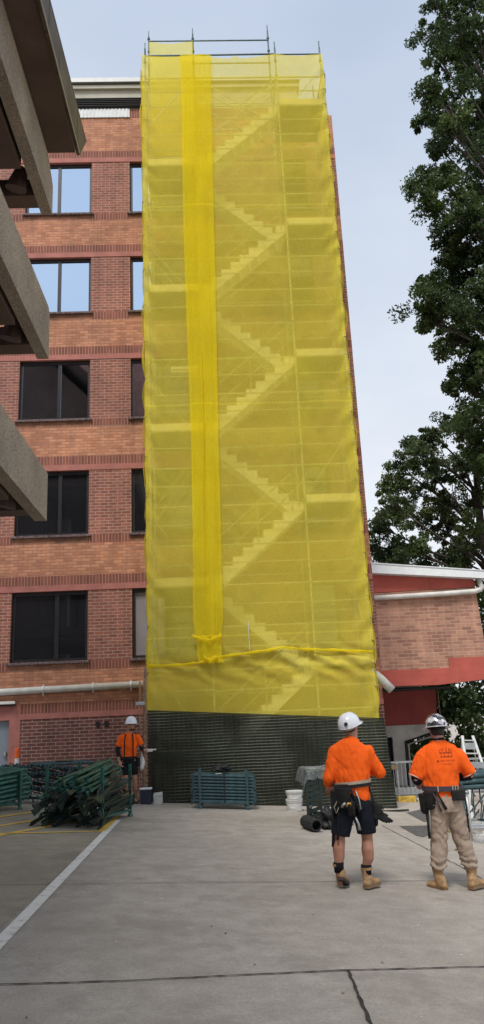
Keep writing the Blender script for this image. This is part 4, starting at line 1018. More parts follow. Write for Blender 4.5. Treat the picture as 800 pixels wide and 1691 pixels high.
# dense foliage seen below the raised building
lob = []
for i in range(64): lob.append(((rt.uniform(8.2,20), rt.uniform(29,33), rt.uniform(-.6,6.5)), rt.uniform(.8,1.3)))
tree('shade_tree', 'dense dark tree seen under the raised red building behind the ladder', (13.5,31,gz(13.5)), (13.5,31,5.5), .3, lob, 80, .12, M['leaf'], sub=8, subr=(.4,.75), seed=12, fork=.05)
lob = []
for i in range(26): lob.append(((rt.uniform(5.6,9.5), rt.uniform(35,38), rt.uniform(-.6,3.0)), rt.uniform(.7,1.1)))
tree('shade_tree', 'dark bushy tree seen through the framed opening in the concrete wall', (7.4,36.5,gz(7.4)), (7.4,36.5,3), .22, lob, 80, .13, M['leaf2'], sub=8, subr=(.4,.7), seed=14, fork=.05)

# ------------------------------------------------------------------ people
def cloth(name, col, rough=.85, weave=.15, sat=.1, scale=7, sheen=.0):
    m = basic(name, col, rough, var=sat, scale=scale, bump=.55, bscale=11, spec=.15); return m
M['skin'] = basic('skin', (.42,.20,.13), .5, var=.08, scale=10, spec=.35)
M['skin_fair'] = basic('fair_skin', (.50,.25,.19), .5, var=.08, scale=10, spec=.35)
M['hair'] = basic('dark_hair', (.02,.013,.010), .6, var=.3, scale=40, bump=.5, bscale=90)
M['hivis'] = cloth('hi_vis_orange', (1.0,.135,.014), sat=.05)
M['navy_cloth'] = cloth('navy_work_cloth', (.012,.014,.022), sat=.2)
M['beige'] = cloth('beige_work_cloth', (.40,.31,.245), sat=.12)
M['boot'] = basic('tan_boot_leather', (.42,.255,.12), .7, var=.22, scale=18, bump=.3, bscale=30)
M['sole'] = basic('dark_boot_sole', (.05,.042,.035), .8)
M['sole_tan'] = basic('gum_boot_sole', (.22,.14,.08), .8)
M['sock'] = cloth('black_sock', (.012,.012,.014))
M['hat'] = basic('white_hard_hat', (.78,.80,.85), .25, var=.03, coat=.3)
def mottled():
    m, ns, ln = nt('patterned_hard_hat'); b = ns['Principled BSDF']; b.inputs['Roughness'].default_value = .22; b.inputs['Metallic'].default_value = .3
    tc = N(ns, 'ShaderNodeTexCoord'); vo = N(ns, 'ShaderNodeTexVoronoi', Scale=22.0, feature='F1'); ln.new(tc.outputs['Object'], vo.inputs['Vector'])
    rp = ramp(ns, [(.30, (.05,.05,.06)), (.42, (.75,.74,.78)), (.6, (.5,.46,.5)), (.75, (.08,.08,.09)), (.85, (.8,.8,.82))], 'CONSTANT'); ln.new(vo.outputs['Color'], rp.inputs[0]); ln.new(rp.outputs[0], b.inputs['Base Color']); return m
M['hat_pat'] = mottled()
M['hat_silver'] = basic('silver_brim', (.62,.60,.62), .3, .2, var=.15, scale=14)
M['leather'] = basic('black_tool_leather', (.011,.010,.010), .85, var=.4, scale=14, bump=.4)
M['webbing'] = basic('tan_webbing', (.42,.36,.27), .8, var=.15)
M['webbing_dark'] = basic('plum_webbing', (.06,.045,.06), .8, var=.2)
M['brass'] = basic('brass_fitting', (.62,.36,.08), .35, .6)
M['print'] = basic('dark_print', (.22,.035,.012), .9, var=.15)
M['eye'] = basic('eye_white', (.7,.68,.65), .3); M['iris'] = basic('dark_iris', (.03,.02,.015), .3); M['lips'] = basic('lips', (.33,.12,.10), .5)

def remesh(mb, name, mat, parent, voxel=.010, smooth=6, disp=None, keep_below=None):
    """one continuous skin over overlapping closed pieces"""
    org = wloc(parent); me = mb.mesh(name+'_src', org)
    bm = bmesh.new(); bm.from_mesh(me); bmesh.ops.recalc_face_normals(bm, faces=bm.faces); bm.to_mesh(me); bm.free()
    t = bpy.data.objects.new('tmp', me); COL.objects.link(t)
    r = t.modifiers.new('r', 'REMESH'); r.mode = 'VOXEL'; r.voxel_size = voxel
    if smooth: s = t.modifiers.new('s', 'SMOOTH'); s.factor = .5; s.iterations = smooth
    dg = bpy.context.evaluated_depsgraph_get(); out = bpy.data.meshes.new_from_object(t.evaluated_get(dg)); out.name = name
    bpy.data.objects.remove(t); bpy.data.meshes.remove(me)
    if disp:
        nn = [v.normal.copy() for v in out.vertices]
        for v, n in zip(out.vertices, nn): v.co += n*disp(v.co, n)
    out.polygons.foreach_set('use_smooth', [True]*len(out.polygons)); out.update()
    out.materials.clear(); out.materials.append(mat)
    o = bpy.data.objects.new(name, out); COL.objects.link(o); o.parent = parent; return o
def hand(m, w, d, up, side, s=1.0, curl=.6):
    """palm with four fingers and a thumb. w wrist point, d pointing direction, up = back of hand, side = thumb side"""
    w, d, up, side = V(w), V(d).normalized(), V(up).normalized(), V(side).normalized()
    m.loft([(w-d*.02*s,.026*s,.020*s),(w+d*.02*s,.034*s,.018*s),(w+d*.06*s,.042*s,.016*s),(w+d*.092*s,.040*s,.014*s)], 12, side)
    for i, (off, ln_) in enumerate(((.030,.072),(.010,.082),(-.011,.076),(-.031,.060))):
        p0 = w+d*.085*s+side*off*s; c1 = curl*.7; c2 = curl*1.6; c3 = curl*2.3; l = ln_*s
        p1 = p0+(d*math.cos(c1)-up*math.sin(c1))*l*.42; p2 = p1+(d*math.cos(c2)-up*math.sin(c2))*l*.33; p3 = p2+(d*math.cos(c3)-up*math.sin(c3))*l*.25
        m.path([p0-d*.02*s,p0,p1,p2,p3], [.009*s,.0095*s,.009*s,.008*s,.006*s], 8)
    t0 = w+d*.02*s+side*.026*s; t1 = t0+(d*.6+side*.7-up*.2)*.038*s; t2 = t1+(d*.85+side*.15-up*.5)*.034*s
    m.path([t0-side*.01*s,t0,t1,t2], [.012*s,.013*s,.011*s,.008*s], 8)
def head(m, c, f, s=1.0):
    """head with jaw, nose and ears. c centre, f facing direction"""
    c = V(c); f = V(f).normalized(); sd = f.cross(V((0,0,1))).normalized(); up = sd.cross(f)
    fr = [(-.115,.035,.045,.035),(-.10,.052,.06,.022),(-.07,.066,.082,.008),(-.03,.073,.092,0),(.02,.077,.097,-.004),(.06,.072,.09,-.008),(.095,.052,.066,-.010),(.115,.02,.03,-.010)]
    n = 18; base = len(m.v)
    for (z, a, b_, sh) in fr:
        for k in range(n):
            w_ = 2*math.pi*k/n; q = c+up*z*s+sd*math.cos(w_)*a*s+f*(math.sin(w_)*b_+sh)*s; m.v.append(tuple(q))
    for i in range(len(fr)-1):
        for k in range(n): a0 = base+i*n+k; a1 = base+i*n+(k+1)%n; m.f.append((a0,a1,a1+n,a0+n))
    m.f.append(tuple(base+k for k in range(n))[::-1]); m.f.append(tuple(base+(len(fr)-1)*n+k for k in range(n)))
    m.path([c+f*.085*s+up*.02*s, c+f*.107*s-up*.012*s, c+f*.116*s-up*.034*s, c+f*.09*s-up*.042*s], [.008*s,.012*s,.016*s,.008*s], 8)
    for t in (-1,1):
        e = c+sd*t*.076*s-f*.004*s-up*.005*s; m.loft([(e-up*.030*s,.006*s,.010*s),(e-up*.01*s,.011*s,.017*s),(e+up*.014*s,.012*s,.020*s),(e+up*.030*s,.006*s,.012*s)], 8, sd)
    return sd, up
def face(parent, c, f, s=1.0):
    c = V(c); f = V(f).normalized(); sd = f.cross(V((0,0,1))).normalized(); up = sd.cross(f)
    for t in (-1,1):
        e = c+f*.083*s+sd*t*.032*s+up*.008*s
        ey = MB().ball(e,.0125*s).build('eye', M['eye'], parent, smooth=True); MB().ball(e+f*.009*s,.006*s).build('iris', M['iris'], ey, smooth=True)
        MB().path([c+f*.094*s+sd*(t*.032-.016)*s+up*.026*s, c+f*.098*s+sd*t*.032*s+up*.031*s, c+f*.090*s+sd*(t*.032+.016)*s+up*.026*s], .004*s, 6).build('eyebrow', M['hair'], parent)
    MB().path([c+f*.086*s-sd*.024*s-up*.064*s, c+f*.095*s-up*.062*s, c+f*.086*s+sd*.024*s-up*.064*s], .006*s, 6).build('mouth', M['lips'], parent, smooth=True)
def dome_hat(parent, c, f, s, mat, brim_mat, full, tilt=0, logo=False):
    """hard hat: ribbed shell, brim, and inner band"""
    c = V(c); f = V(f).normalized(); sd = f.cross(V((0,0,1))).normalized(); up = sd.cross(f)
    if tilt: up = (up - f*tilt).normalized(); f = up.cross(sd)*1.0; f = (f - up*f.dot(up)).normalized()
    if f.dot(up.cross(sd)) < 0: pass
    n = 36; m = MB(); rows = 11
    def pt(a, r, z): return tuple(c+sd*math.cos(a)*r*.118*s+f*math.sin(a)*r*.142*s+up*z*.135*s)
    for i in range(rows):
        ph = math.pi/2*i/(rows-1); r = math.cos(ph)**.8 if i < rows-1 else .001; z = math.sin(ph)
        for k in range(n):
            a = 2*math.pi*k/n; rib = 1+.03*max(0,math.cos(3*(a-math.pi/2)))**6*(1 if z > .3 else 0)
            m.v.append(pt(a, r, z*rib))
    for i in range(rows-1):
        for k in range(n): a0 = i*n+k; a1 = i*n+(k+1)%n; m.f.append((a0,a1,a1+n,a0+n))
    m.f.append(tuple((rows-1)*n+k for k in range(n)))
    h = m.build('hard_hat', mat, parent, smooth=True)
    m = MB()
    for ring in range(3):
        for k in range(n):
            a = 2*math.pi*k/n; fr = max(0, math.sin(a)); ext = (.34 if full else .04+.42*fr**1.5)
            r, z = ((1.0,.0),(1+ext,-.10 if full else -.03-.10*fr),(.97,-.04))[ring]
            m.v.append(pt(a, r, z))
    for i in range(2):
        for k in range(n): a0 = i*n+k; a1 = i*n+(k+1)%n; m.f.append((a0,a1,a1+n,a0+n))
    m.build('brim', brim_mat, h, smooth=True)
    m = MB()
    for i, z in enumerate((-.02,-.16)):
        for k in range(n): a = 2*math.pi*k/n; m.v.append(pt(a, .80, z-.10*max(0,-math.sin(a))))
    for k in range(n): m.f.append((k,(k+1)%n,(k+1)%n+n,k+n))
    m.build('head_band', M['webbing'] if logo else M['leather'], h)
    if logo:
        q = pt(logo, 1.0, .36); d = (V(q)-c).normalized()
        b_ = MB().loft([(V(pt(logo,.965,.36))-d*.002, .020*s,.024*s),(V(pt(logo,.965,.36))+d*.006, .020*s,.024*s)], 16, sd); b_.build('emblem', M['navy'], h)
        q2 = V(pt(logo,.975,.24)); MB().obox(q2+d*.008, d.cross(up).normalized()*.011*s, d*.002, up*.0025*s).build('emblem_stripe', M['hat'], h)
    return h
def boot(parent, ankle, heel, toe, mat, sole_mat, s=1.0, top=.16):
    """ankle point, heel and toe on the sole line"""
    A, Hh, T = V(ankle), V(heel), V(toe); d = (T-Hh).normalized(); L_ = (T-Hh).length; sd = d.cross(V((0,0,1))).normalized(); u = sd.cross(d)
    m = MB()
    m.loft([(Hh+d*-.01+u*.045,.030*s,.022*s),(Hh+d*L_*.10+u*.05,.042*s,.038*s),(Hh+d*L_*.40+u*.052,.044*s,.042*s),(Hh+d*L_*.70+u*.045,.052*s,.034*s),(Hh+d*L_*.92+u*.040,.044*s,.030*s),(T+u*.034,.020*s,.018*s)], 14, sd)
    m.loft([(Hh+d*L_*.20+u*.05,.044*s,.056*s),(Hh.lerp(A,.0)+d*L_*.22+u*.09,.046*s,.060*s),(A,.050*s,.056*s),(A+(A-(Hh+d*L_*.22))*.0+u*0+V((0,0,top*.45)),.054*s,.058*s)], 14, sd)
    b = remesh(m, 'boot', mat, parent, .009, 3, lambda co, n: .0035*fbm(co.x*16,co.y*16,co.z*22))
    m = MB(); out = [(-.012,.028),(0.0,.036),(.12,.040),(.40,.038),(.70,.050),(.90,.044),(1.0,.026),(1.03,.010)]
    pts = [Hh+d*L_*t+sd*w_*s for t, w_ in out]+[Hh+d*L_*t-sd*w_*s for t, w_ in reversed(out)]
    n = len(pts); m.v = [tuple(p) for p in pts]+[tuple(p+u*.028) for p in pts]
    m.f = [tuple(range(n))[::-1], tuple(range(n,2*n))]+[(i,(i+1)%n,(i+1)%n+n,i+n) for i in range(n)]
    m.build('sole', sole_mat, b)
    # laced collar and pull tab
    A2 = A+V((0,0,top*.45)); m = MB().loft([(A2-V((0,0,.02)),.057*s,.061*s),(A2+V((0,0,.006)),.060*s,.064*s)], 14, sd); m.build('padded_collar', mat, b)
    return b
def belt(parent, c, rx, ry, z0, tilt, mat, h=.024, side=V((1,0,0)), name='belt'):
    side = V(side).normalized(); fw = V((-side.y, side.x, 0)); n = 40; m = MB(); c = V(c)
    for ring, (dr, dz) in enumerate(((0,-h),(.008,-h),(.008,h),(0,h))):
        for k in range(n):
            a = 2*math.pi*k/n; q = c+side*math.cos(a)*(rx+dr)+fw*math.sin(a)*(ry+dr)+V((0,0,dz+tilt*math.cos(a))); m.v.append(tuple(q))
    for r_ in range(4):
        for k in range(n): a0 = r_*n+k; a1 = r_*n+(k+1)%n; b0 = ((r_+1)%4)*n+k; b1 = ((r_+1)%4)*n+(k+1)%n; m.f.append((a0,a1,b1,b0))
    return m.build(name, mat, parent, smooth=False)
def pouch(parent, c, ax, h, w_, d_, mat=None, name='pouch'):
    """soft bag widening upward with a rolled edge"""
    c = V(c); ax = V(ax).normalized(); m = MB().loft([(c-V((0,0,h)),w_*.45,d_*.5),(c-V((0,0,h*.85)),w_*.8,d_*.9),(c-V((0,0,h*.3)),w_,d_),(c,w_*1.05,d_*1.1),(c+V((0,0,.012)),w_*1.1,d_*1.15),(c+V((0,0,.016)),w_*.95,d_*.9)], 12, ax)
    o = m.build(name, mat or M['leather'], parent, smooth=True); return o
wr = lambda k, s=1.0: (lambda co, n: k*(fbm(co.x*5*s, co.y*5*s, co.z*7*s, 3)+.5*fbm(co.x*13*s, co.y*13*s, co.z*16*s, 2)))
def folds(k, zc, wid, f=60, base=.006):
    """bunched horizontal folds around a height plus general creases"""
    def g(co, n):
        e = math.exp(-((co.z-zc)/wid)**2)
        return k*e*math.sin(co.z*f+3*fbm(co.x*6,co.y*6,co.z*2)) + base*fbm(co.x*5,co.y*5,co.z*8,3)
    return g

# ---------- worker in navy shorts, seen from behind
X0, Y0, Z0 = 1.45, 9.3, -.10
P1 = thing('person', 'person from behind in orange long sleeved shirt and navy shorts, white hard hat, tool belt', 'person', (X0,Y0,Z0))
def p(x, y, z): return V((X0+x, Y0+y, Z0+z))
hd = p(.085,.02,1.70); fdir = V((.62,.72,.18))
m = MB(); head(m, hd, fdir)
m.loft([(p(.085,.0,1.50),.072,.070),(p(.09,-.005,1.58),.066,.066),(p(.087,.005,1.66),.064,.066)], 14)
m.loft([(p(.06,0,.92),.14,.11),(p(.06,0,1.05),.145,.10),(p(.06,.01,1.25),.165,.105),(p(.065,.0,1.42),.17,.09),(p(.08,0,1.50),.10,.06)], 18)
# left arm hangs, forearm forward; right arm bent with the forearm across the front
for sh, el, wri in ((p(-.12,.0,1.44), p(-.215,-.02,1.15), p(-.19,.20,1.05)), (p(.26,.0,1.42), p(.385,.03,1.19), p(.25,.25,1.25))):
    m.loft([(sh,.055,.055),(sh.lerp(el,.5),.048,.048),(el,.040,.040)], 12); m.ball(el,.042)
    m.loft([(el,.041,.041),(el.lerp(wri,.35),.042,.040),(wri,.027,.024)], 12)
    dd_ = (wri-el).normalized(); sd_ = V((-1,0,0)) if sh.x > X0 else V((1,0,0)); hand(m, wri, dd_, V((0,0,1)) if sh.x < X0 else V((.3,0,1)), (sd_-dd_*sd_.dot(dd_)), curl=.55)
for hip, kn, ca, an, ft in ((p(-.03,.0,.95), p(-.135,.0,.52), p(-.155,-.01,.40), p(-.17,-.02,.16), p(-.16,.05,.05)), (p(.155,.0,.95), p(.175,.0,.51), p(.165,-.025,.37), p(.135,-.01,.13), p(.16,.03,.05))):
    m.loft([(hip,.095,.10),(hip.lerp(kn,.5),.078,.085),(kn+V((0,0,.04)),.066,.070),(kn-V((0,0,.03)),.062,.066),(ca+V((0,0,.02)),.070,.076),(ca-V((0,0,.07)),.062,.066),(an+V((0,0,.09)),.043,.047),(an,.040,.045),(ft,.035,.05)], 14)
b1 = remesh(m, 'body', M['skin'], P1, .009, 4)
face(b1, hd, fdir)
# hair showing under the hat
mh = MB().loft([(hd-V((0,0,.045))-fdir.normalized()*.022,.066,.066),(hd-fdir.normalized()*.02,.080,.085),(hd+V((0,0,.06))-fdir.normalized()*.012,.079,.092)], 16, fdir.cross(V((0,0,1))))
mh.build('hair', M['hair'], P1, smooth=True)
# shirt: body, long sleeves, hem over the hips
m = MB()
m.loft([(p(.075,0,.905),.172,.128),(p(.07,0,.95),.180,.135),(p(.06,0,1.05),.186,.132),(p(.055,.0,1.15),.198,.138),(p(.055,.005,1.28),.218,.145),(p(.06,.0,1.39),.238,.138),(p(.067,-.005,1.47),.228,.120),(p(.075,-.008,1.530),.170,.098),(p(.083,-.006,1.565),.100,.078),(p(.087,0,1.60),.070,.068)], 24)
for sh, el, cf in ((p(-.112,0,1.46), p(-.218,-.02,1.16), p(-.205,.10,1.10)), (p(.240,0,1.45), p(.385,.03,1.19), p(.325,.14,1.215))):
    m.loft([(sh+(sh-el)*.12,.060,.060),(sh,.082,.086),(sh.lerp(el,.45),.076,.078),(el,.064,.066)], 14); m.ball(el,.061); m.loft([(el,.060,.060),(cf,.052,.052)], 14)
def crease(co, sx, sz, ph):
    v = fbm(co.x*sx+ph, co.y*3, co.z*sz, 2); return max(0, 1-abs(v)*9)
def shirt_disp(co, n):
    # drape lines run from the shoulders to the small of the back, with slack above the belt
    e = math.exp(-((co.z-1.17)/.07)**2); 
    return -.008*crease(co,5,2.2,3)+.010*e*abs(math.sin(co.x*26+2.5*fbm(co.x*5,co.z*3,1)))+.012*fbm(co.x*9+co.z*4,co.y*4,co.z*2.5,3)+.006*fbm(co.x*22,co.y*9,co.z*9,2)
remesh(m, 'shirt', M['hivis'], P1, .010, 5, shirt_disp)
# shorts
m = MB()
m.loft([(p(.065,0,1.06),.150,.115),(p(.065,0,1.0),.165,.124),(p(.055,-.005,.90),.188,.140),(p(.045,-.005,.84),.190,.138)], 20)
for hip, kn in ((p(-.035,0,.90), p(-.125,.0,.555)), (p(.155,0,.90), p(.172,.0,.56))):
    m.loft([(hip,.115,.122),(hip.lerp(kn,.5),.118,.118),(kn,.108,.112)], 16)
sh1 = remesh(m, 'shorts', M['navy_cloth'], P1, .010, 3, wr(.007))
m = MB().obox(p(.288,-.01,.72), V((.010,0,0)), V((0,.055,0)), V((.004,0,.085))); m.build('cargo_pocket', M['navy_cloth'], sh1, bevel=.008)
# socks and boots; the left heel is lifted
for an, up_ in ((p(-.168,-.02,.235),.042), (p(.137,-.012,.185),.052)):
    MB().loft([(an-V((0,0,.06)),.053,.056),(an,.055,.058),(an+V((0,0,up_)),.060,.064),(an+V((0,0,up_+.004)),.045,.05)], 14).build('sock', M['sock'], P1, smooth=True)
boot(P1, p(-.172,-.01,.205), p(-.168,-.095,.11), p(-.085,.10,.012), M['boot'], M['sole'], 1.05, .12)
boot(P1, p(.138,-.01,.135), p(.105,-.07,.005), p(.285,.13,.005), M['boot'], M['sole_tan'], 1.08, .16)
dome_hat(P1, hd+V((-.012,-.01,.035)), V((.62,.72,.30)), 1.05, M['hat'], M['hat'], False, logo=math.radians(292))
bl = belt(P1, p(.06,0,1.105), .202, .150, 0, .014, M['webbing'], .020)
belt(P1, p(.06,0,1.075), .204, .152, 0, .012, M['leather'], .018)
# big pouch at the left hip with tools
pc = pouch(P1, p(-.085,-.155,1.05), V((1,-.4,0)), .20, .085, .05)
MB().obox(p(-.09,-.16,1.065), V((.07,-.02,0)), V((0,.02,0)), V((0,0,.035))).build('pouch_flap', M['leather'], pc, bevel=.008)
MB().path([p(-.115,-.215,.87),p(-.10,-.235,.895),p(-.075,-.235,.91)], .014, 8).build('clip', M['galv'], pc, smooth=True)
MB().path([p(-.065,-.225,.875),p(-.045,-.23,.905),p(-.02,-.22,.905),p(-.015,-.215,.885)], .012, 8).build('clip', M['brass'], pc, smooth=True)
pouch(P1, p(-.16,-.08,1.02), V((.3,-1,0)), .22, .07, .045)
pouch(P1, p(-.005,-.145,.90), V((1,0,0)), .14, .055, .035)
for a0, a1, r_, mt in ((p(.0,-.15,1.06),p(.085,-.16,.80),.011,'leather'),(p(-.02,-.16,1.0),p(.03,-.175,.70),.012,'leather'),(p(.03,-.17,.75),p(.07,-.165,.62),.016,'galv'),(p(-.14,-.12,.96),p(-.17,-.10,.52),.011,'leather'),(p(-.20,-.04,1.0),p(-.215,-.02,.44),.014,'leather'),(p(.06,-.155,1.03),p(.10,-.165,.83),.009,'galv')):
    MB().path([a0, a0.lerp(a1,.5)+V((.01,-.01,0)), a1], [r_,r_*.8,r_*1.3], 8).build('hand_tool', M[mt], P1, smooth=True)
MB().path([p(-.15,-.14,.93),p(-.19,-.13,.86),p(-.17,-.14,.80),p(-.14,-.15,.86)], .006, 6).build('cord_loop', M['webbing'], P1)
# strap and gloves hanging at the right hip
MB().path([p(.215,-.03,1.10),p(.255,-.05,.98),p(.275,-.05,.88)], .012, 6).build('strap', M['leather'], P1)
m = MB()
for c0, d0 in ((p(.285,-.06,.80),V((.45,0,-.9))),(p(.27,-.02,.74),V((.05,.1,-1))),(p(.30,-.04,.70),V((.8,-.1,-.5)))): hand(m, c0+V((0,0,.06)), d0, V((0,-1,.2)), V((.9,.1,.3)), 1.15, .25)
m.ball(p(.28,-.04,.82),.035,.03,.07); m.ball(p(.285,-.04,.74),.04,.03,.05)
remesh(m, 'glove', M['leather'], P1, .008, 1)

# ---------- worker in beige trousers, seen from behind
X0, Y0, Z0 = 2.565, 9.4, -.185
P2 = thing('person', 'person from behind in orange short sleeved shirt and beige trousers, patterned wide brim hard hat', 'person', (X0,Y0,Z0))
hd = p(.0,.01,1.72); fdir = V((.02,.97,-.10))
m = MB(); head(m, hd, fdir, 1.03)
m.loft([(p(-.01,-.01,1.50),.082,.078),(p(-.005,-.01,1.60),.074,.074),(p(0,0,1.68),.070,.072)], 14)
m.loft([(p(.0,0,.92),.16,.12),(p(.0,0,1.05),.17,.12),(p(-.01,.01,1.25),.185,.12),(p(-.01,0,1.42),.19,.10),(p(0,0,1.51),.11,.07)], 18)
for sh, el, wri in ((p(-.205,0,1.44), p(-.30,.0,1.19), p(-.22,.24,1.12)), (p(.205,0,1.44), p(.335,.02,1.20), p(.20,.24,1.16))):
    m.loft([(sh,.06,.06),(sh.lerp(el,.5),.054,.054),(el,.046,.046)], 12); m.ball(el,.046); m.loft([(el,.046,.046),(el.lerp(wri,.35),.046,.044),(wri,.030,.027)], 12)
    dd_ = (wri-el).normalized(); sd_ = V((1,0,0)) if sh.x < X0 else V((-1,0,0)); hand(m, wri, dd_, V((0,0,1)), (sd_-dd_*sd_.dot(dd_)), curl=.6)
for hip, kn, an, ft in ((p(-.09,0,.95), p(-.105,.02,.50), p(-.15,.0,.12), p(-.16,.04,.05)), (p(.09,0,.95), p(.165,.02,.50), p(.225,.0,.12), p(.25,.03,.05))):
    m.loft([(hip,.10,.11),(hip.lerp(kn,.5),.085,.09),(kn,.06,.064),(kn.lerp(an,.3),.062,.068),(an+V((0,0,.08)),.042,.046),(an,.036,.042),(ft,.036,.05)], 14)
b2 = remesh(m, 'body', M['skin_fair'], P2, .009, 4); face(b2, hd, fdir, 1.03)
MB().loft([(hd+V((0,-.035,-.070)),.060,.055),(hd+V((0,-.028,-.03)),.080,.080),(hd+V((0,-.015,.05)),.083,.096)], 16).build('hair', M['hair'], P2, smooth=True)
m = MB()
m.loft([(p(-.01,0,.965),.208,.148),(p(-.01,0,1.02),.216,.152),(p(-.01,0,1.10),.216,.148),(p(-.01,.005,1.25),.232,.152),(p(-.005,0,1.38),.248,.145),(p(-.002,-.005,1.475),.238,.122),(p(0,-.008,1.540),.180,.102),(p(0,-.006,1.575),.110,.086),(p(0,0,1.605),.080,.078)], 24)
for sh, el in ((p(-.20,0,1.435), p(-.300,.005,1.21)), (p(.20,0,1.435), p(.335,.02,1.215))):
    m.loft([(sh+(sh-el)*.12,.062,.064),(sh,.084,.086),(sh.lerp(el,.5),.084,.082),(el,.080,.076)], 14)
def shirt2(co, n):
    e = math.exp(-((co.z-1.17-0*1)/.08)**2)
    return -.009*crease(co,4.5,2.4,11)+.011*e*math.sin(co.x*20+2.5*fbm(co.x*4,co.z*3,4))+.014*fbm(co.x*7-abs(co.x)*co.z*3,co.y*4,co.z*2.5+9,3)+.006*fbm(co.x*20,co.y*9,co.z*9,2)
s2 = remesh(m, 'shirt', M['hivis'], P2, .010, 5, shirt2)
for sx, el in ((-1,p(-.303,.008,1.205)),(1,p(.340,.022,1.21))):
    MB().loft([(el+V((-sx*.006,-.0,.012)),.083,.079),(el,.084,.080)], 18).build('sleeve_trim', basic('pale_trim',(.9,.42,.30),.8) if sx < 0 else bpy.data.materials['pale_trim'], s2)
for sh, el, wri in ((0,p(-.295,.0,1.20), p(-.225,.22,1.125)), (0,p(.33,.02,1.205), p(.21,.22,1.165))):
    MB().loft([(el+V((0,0,.02)),.058,.058),(el-V((0,0,.012)),.058,.056),(el.lerp(wri,.5)-V((0,0,.01)),.052,.050),(wri,.036,.034)], 14).build('black_sleeve', M['navy_cloth'], P2, smooth=True)
MB().loft([(p(0,-.004,1.600),.086,.083),(p(0,-.002,1.620),.079,.077),(p(0,0,1.621),.070,.068)], 20).build('collar', M['navy_cloth'], P2, smooth=True)
m = MB()
m.loft([(p(-.01,0,1.06),.180,.130),(p(-.01,0,1.0),.198,.145),(p(-.005,-.01,.90),.212,.158),(p(0,-.01,.82),.206,.150)], 20)
for hip, kn, ca, an in ((p(-.095,0,.88), p(-.105,.01,.50), p(-.125,-.005,.36), p(-.150,0,.22)), (p(.095,0,.88), p(.165,.01,.50), p(.195,-.005,.36), p(.222,0,.215))):
    m.loft([(hip,.118,.132),(hip.lerp(kn,.45),.114,.118),(kn,.097,.100),(ca,.093,.098),(ca.lerp(an,.6),.090,.094),(an,.078,.084)], 16)
def trou(co, n):
    e = math.exp(-((co.z-.26)/.085)**2); k_ = math.exp(-((co.z-.52)/.10)**2); s_ = math.exp(-((co.z-.78)/.09)**2)
    w_ = fbm(co.x*7,co.y*7,co.z*3,2)
    return .011*e*math.sin(co.z*82+4*w_+co.x*9)+.006*k_*math.sin(co.z*60+co.x*30+5*w_)+.004*s_*math.sin(co.z*60-abs(co.x)*46+4*w_)+.005*fbm(co.x*13,co.y*13,co.z*15,3)-.007*max(0,1-abs(fbm(co.x*8+5,co.y*4,co.z*9,2))*7)
tr2 = remesh(m, 'trousers', M['beige'], P2, .010, 2, trou)
for cx, cz in ((-.105,.50),(.165,.50)):      # sewn knee patches
    MB().loft([(p(cx+.0,.01,.40),.098,.103),(p(cx+.0,.01,.405),.099,.104)], 18).build('seam', M['beige'], tr2)
boot(P2, p(-.152,.0,.155), p(-.110,-.085,.005), p(-.235,.16,.005), M['boot'], M['sole_tan'], 1.12, .16)
boot(P2, p(.225,.0,.150), p(.175,-.07,.005), p(.385,.11,.005), M['boot'], M['sole_tan'], 1.12, .16)
dome_hat(P2, hd+V((0,-.005,.035)), fdir, 1.08, M['hat_pat'], M['hat_silver'], True)
belt(P2, p(-.005,0,1.075), .226, .162, 0, -.006, M['webbing_dark'], .028)
for x in (-.10,.07,.10,.13): MB().obox(p(x,-.160,1.08), V((.006,0,0)), V((0,.006,0)), V((0,0,.03))).build('belt_loop', M['webbing'], P2)
pouch(P2, p(-.19,-.10,1.03), V((1,-.6,0)), .17, .07, .05); pouch(P2, p(-.24,-.03,1.01), V((.2,-1,0)), .20, .075, .05)
m = MB().obox(p(.11,-.172,1.005), V((.062,.004,0)), V((0,.026,0)), V((0,0,.055))); q = m.build('pouch', M['leather'], P2, bevel=.012)
m = MB().obox(p(.185,-.12,1.0), V((.028,.012,0)), V((0,.024,0)), V((0,0,.060))); m.build('pouch', M['leather'], P2, bevel=.012)
for a0, a1, r_, mt in ((p(-.13,-.165,1.06),p(-.035,-.185,.86),.013,'leather'),(p(-.16,-.16,1.03),p(-.09,-.18,.84),.010,'webbing_dark'),(p(-.21,-.10,.92),p(-.215,-.09,.62),.009,'galv'),(p(-.24,-.05,.9),p(-.225,-.06,.55),.013,'leather'),(p(-.20,-.12,1.0),p(-.165,-.13,.90),.016,'galv'),(p(.225,-.06,1.0),p(.235,-.05,.60),.010,'leather'),(p(.245,-.06,.98),p(.262,-.05,.50),.010,'alu'),(p(.232,-.07,1.02),p(.262,-.07,1.02),.020,'galv')):
    MB().path([a0, a0.lerp(a1,.5)+V((.004,-.006,0)), a1], [r_,r_*.85,r_*1.25], 8).build('hand_tool', M[mt], P2, smooth=True)
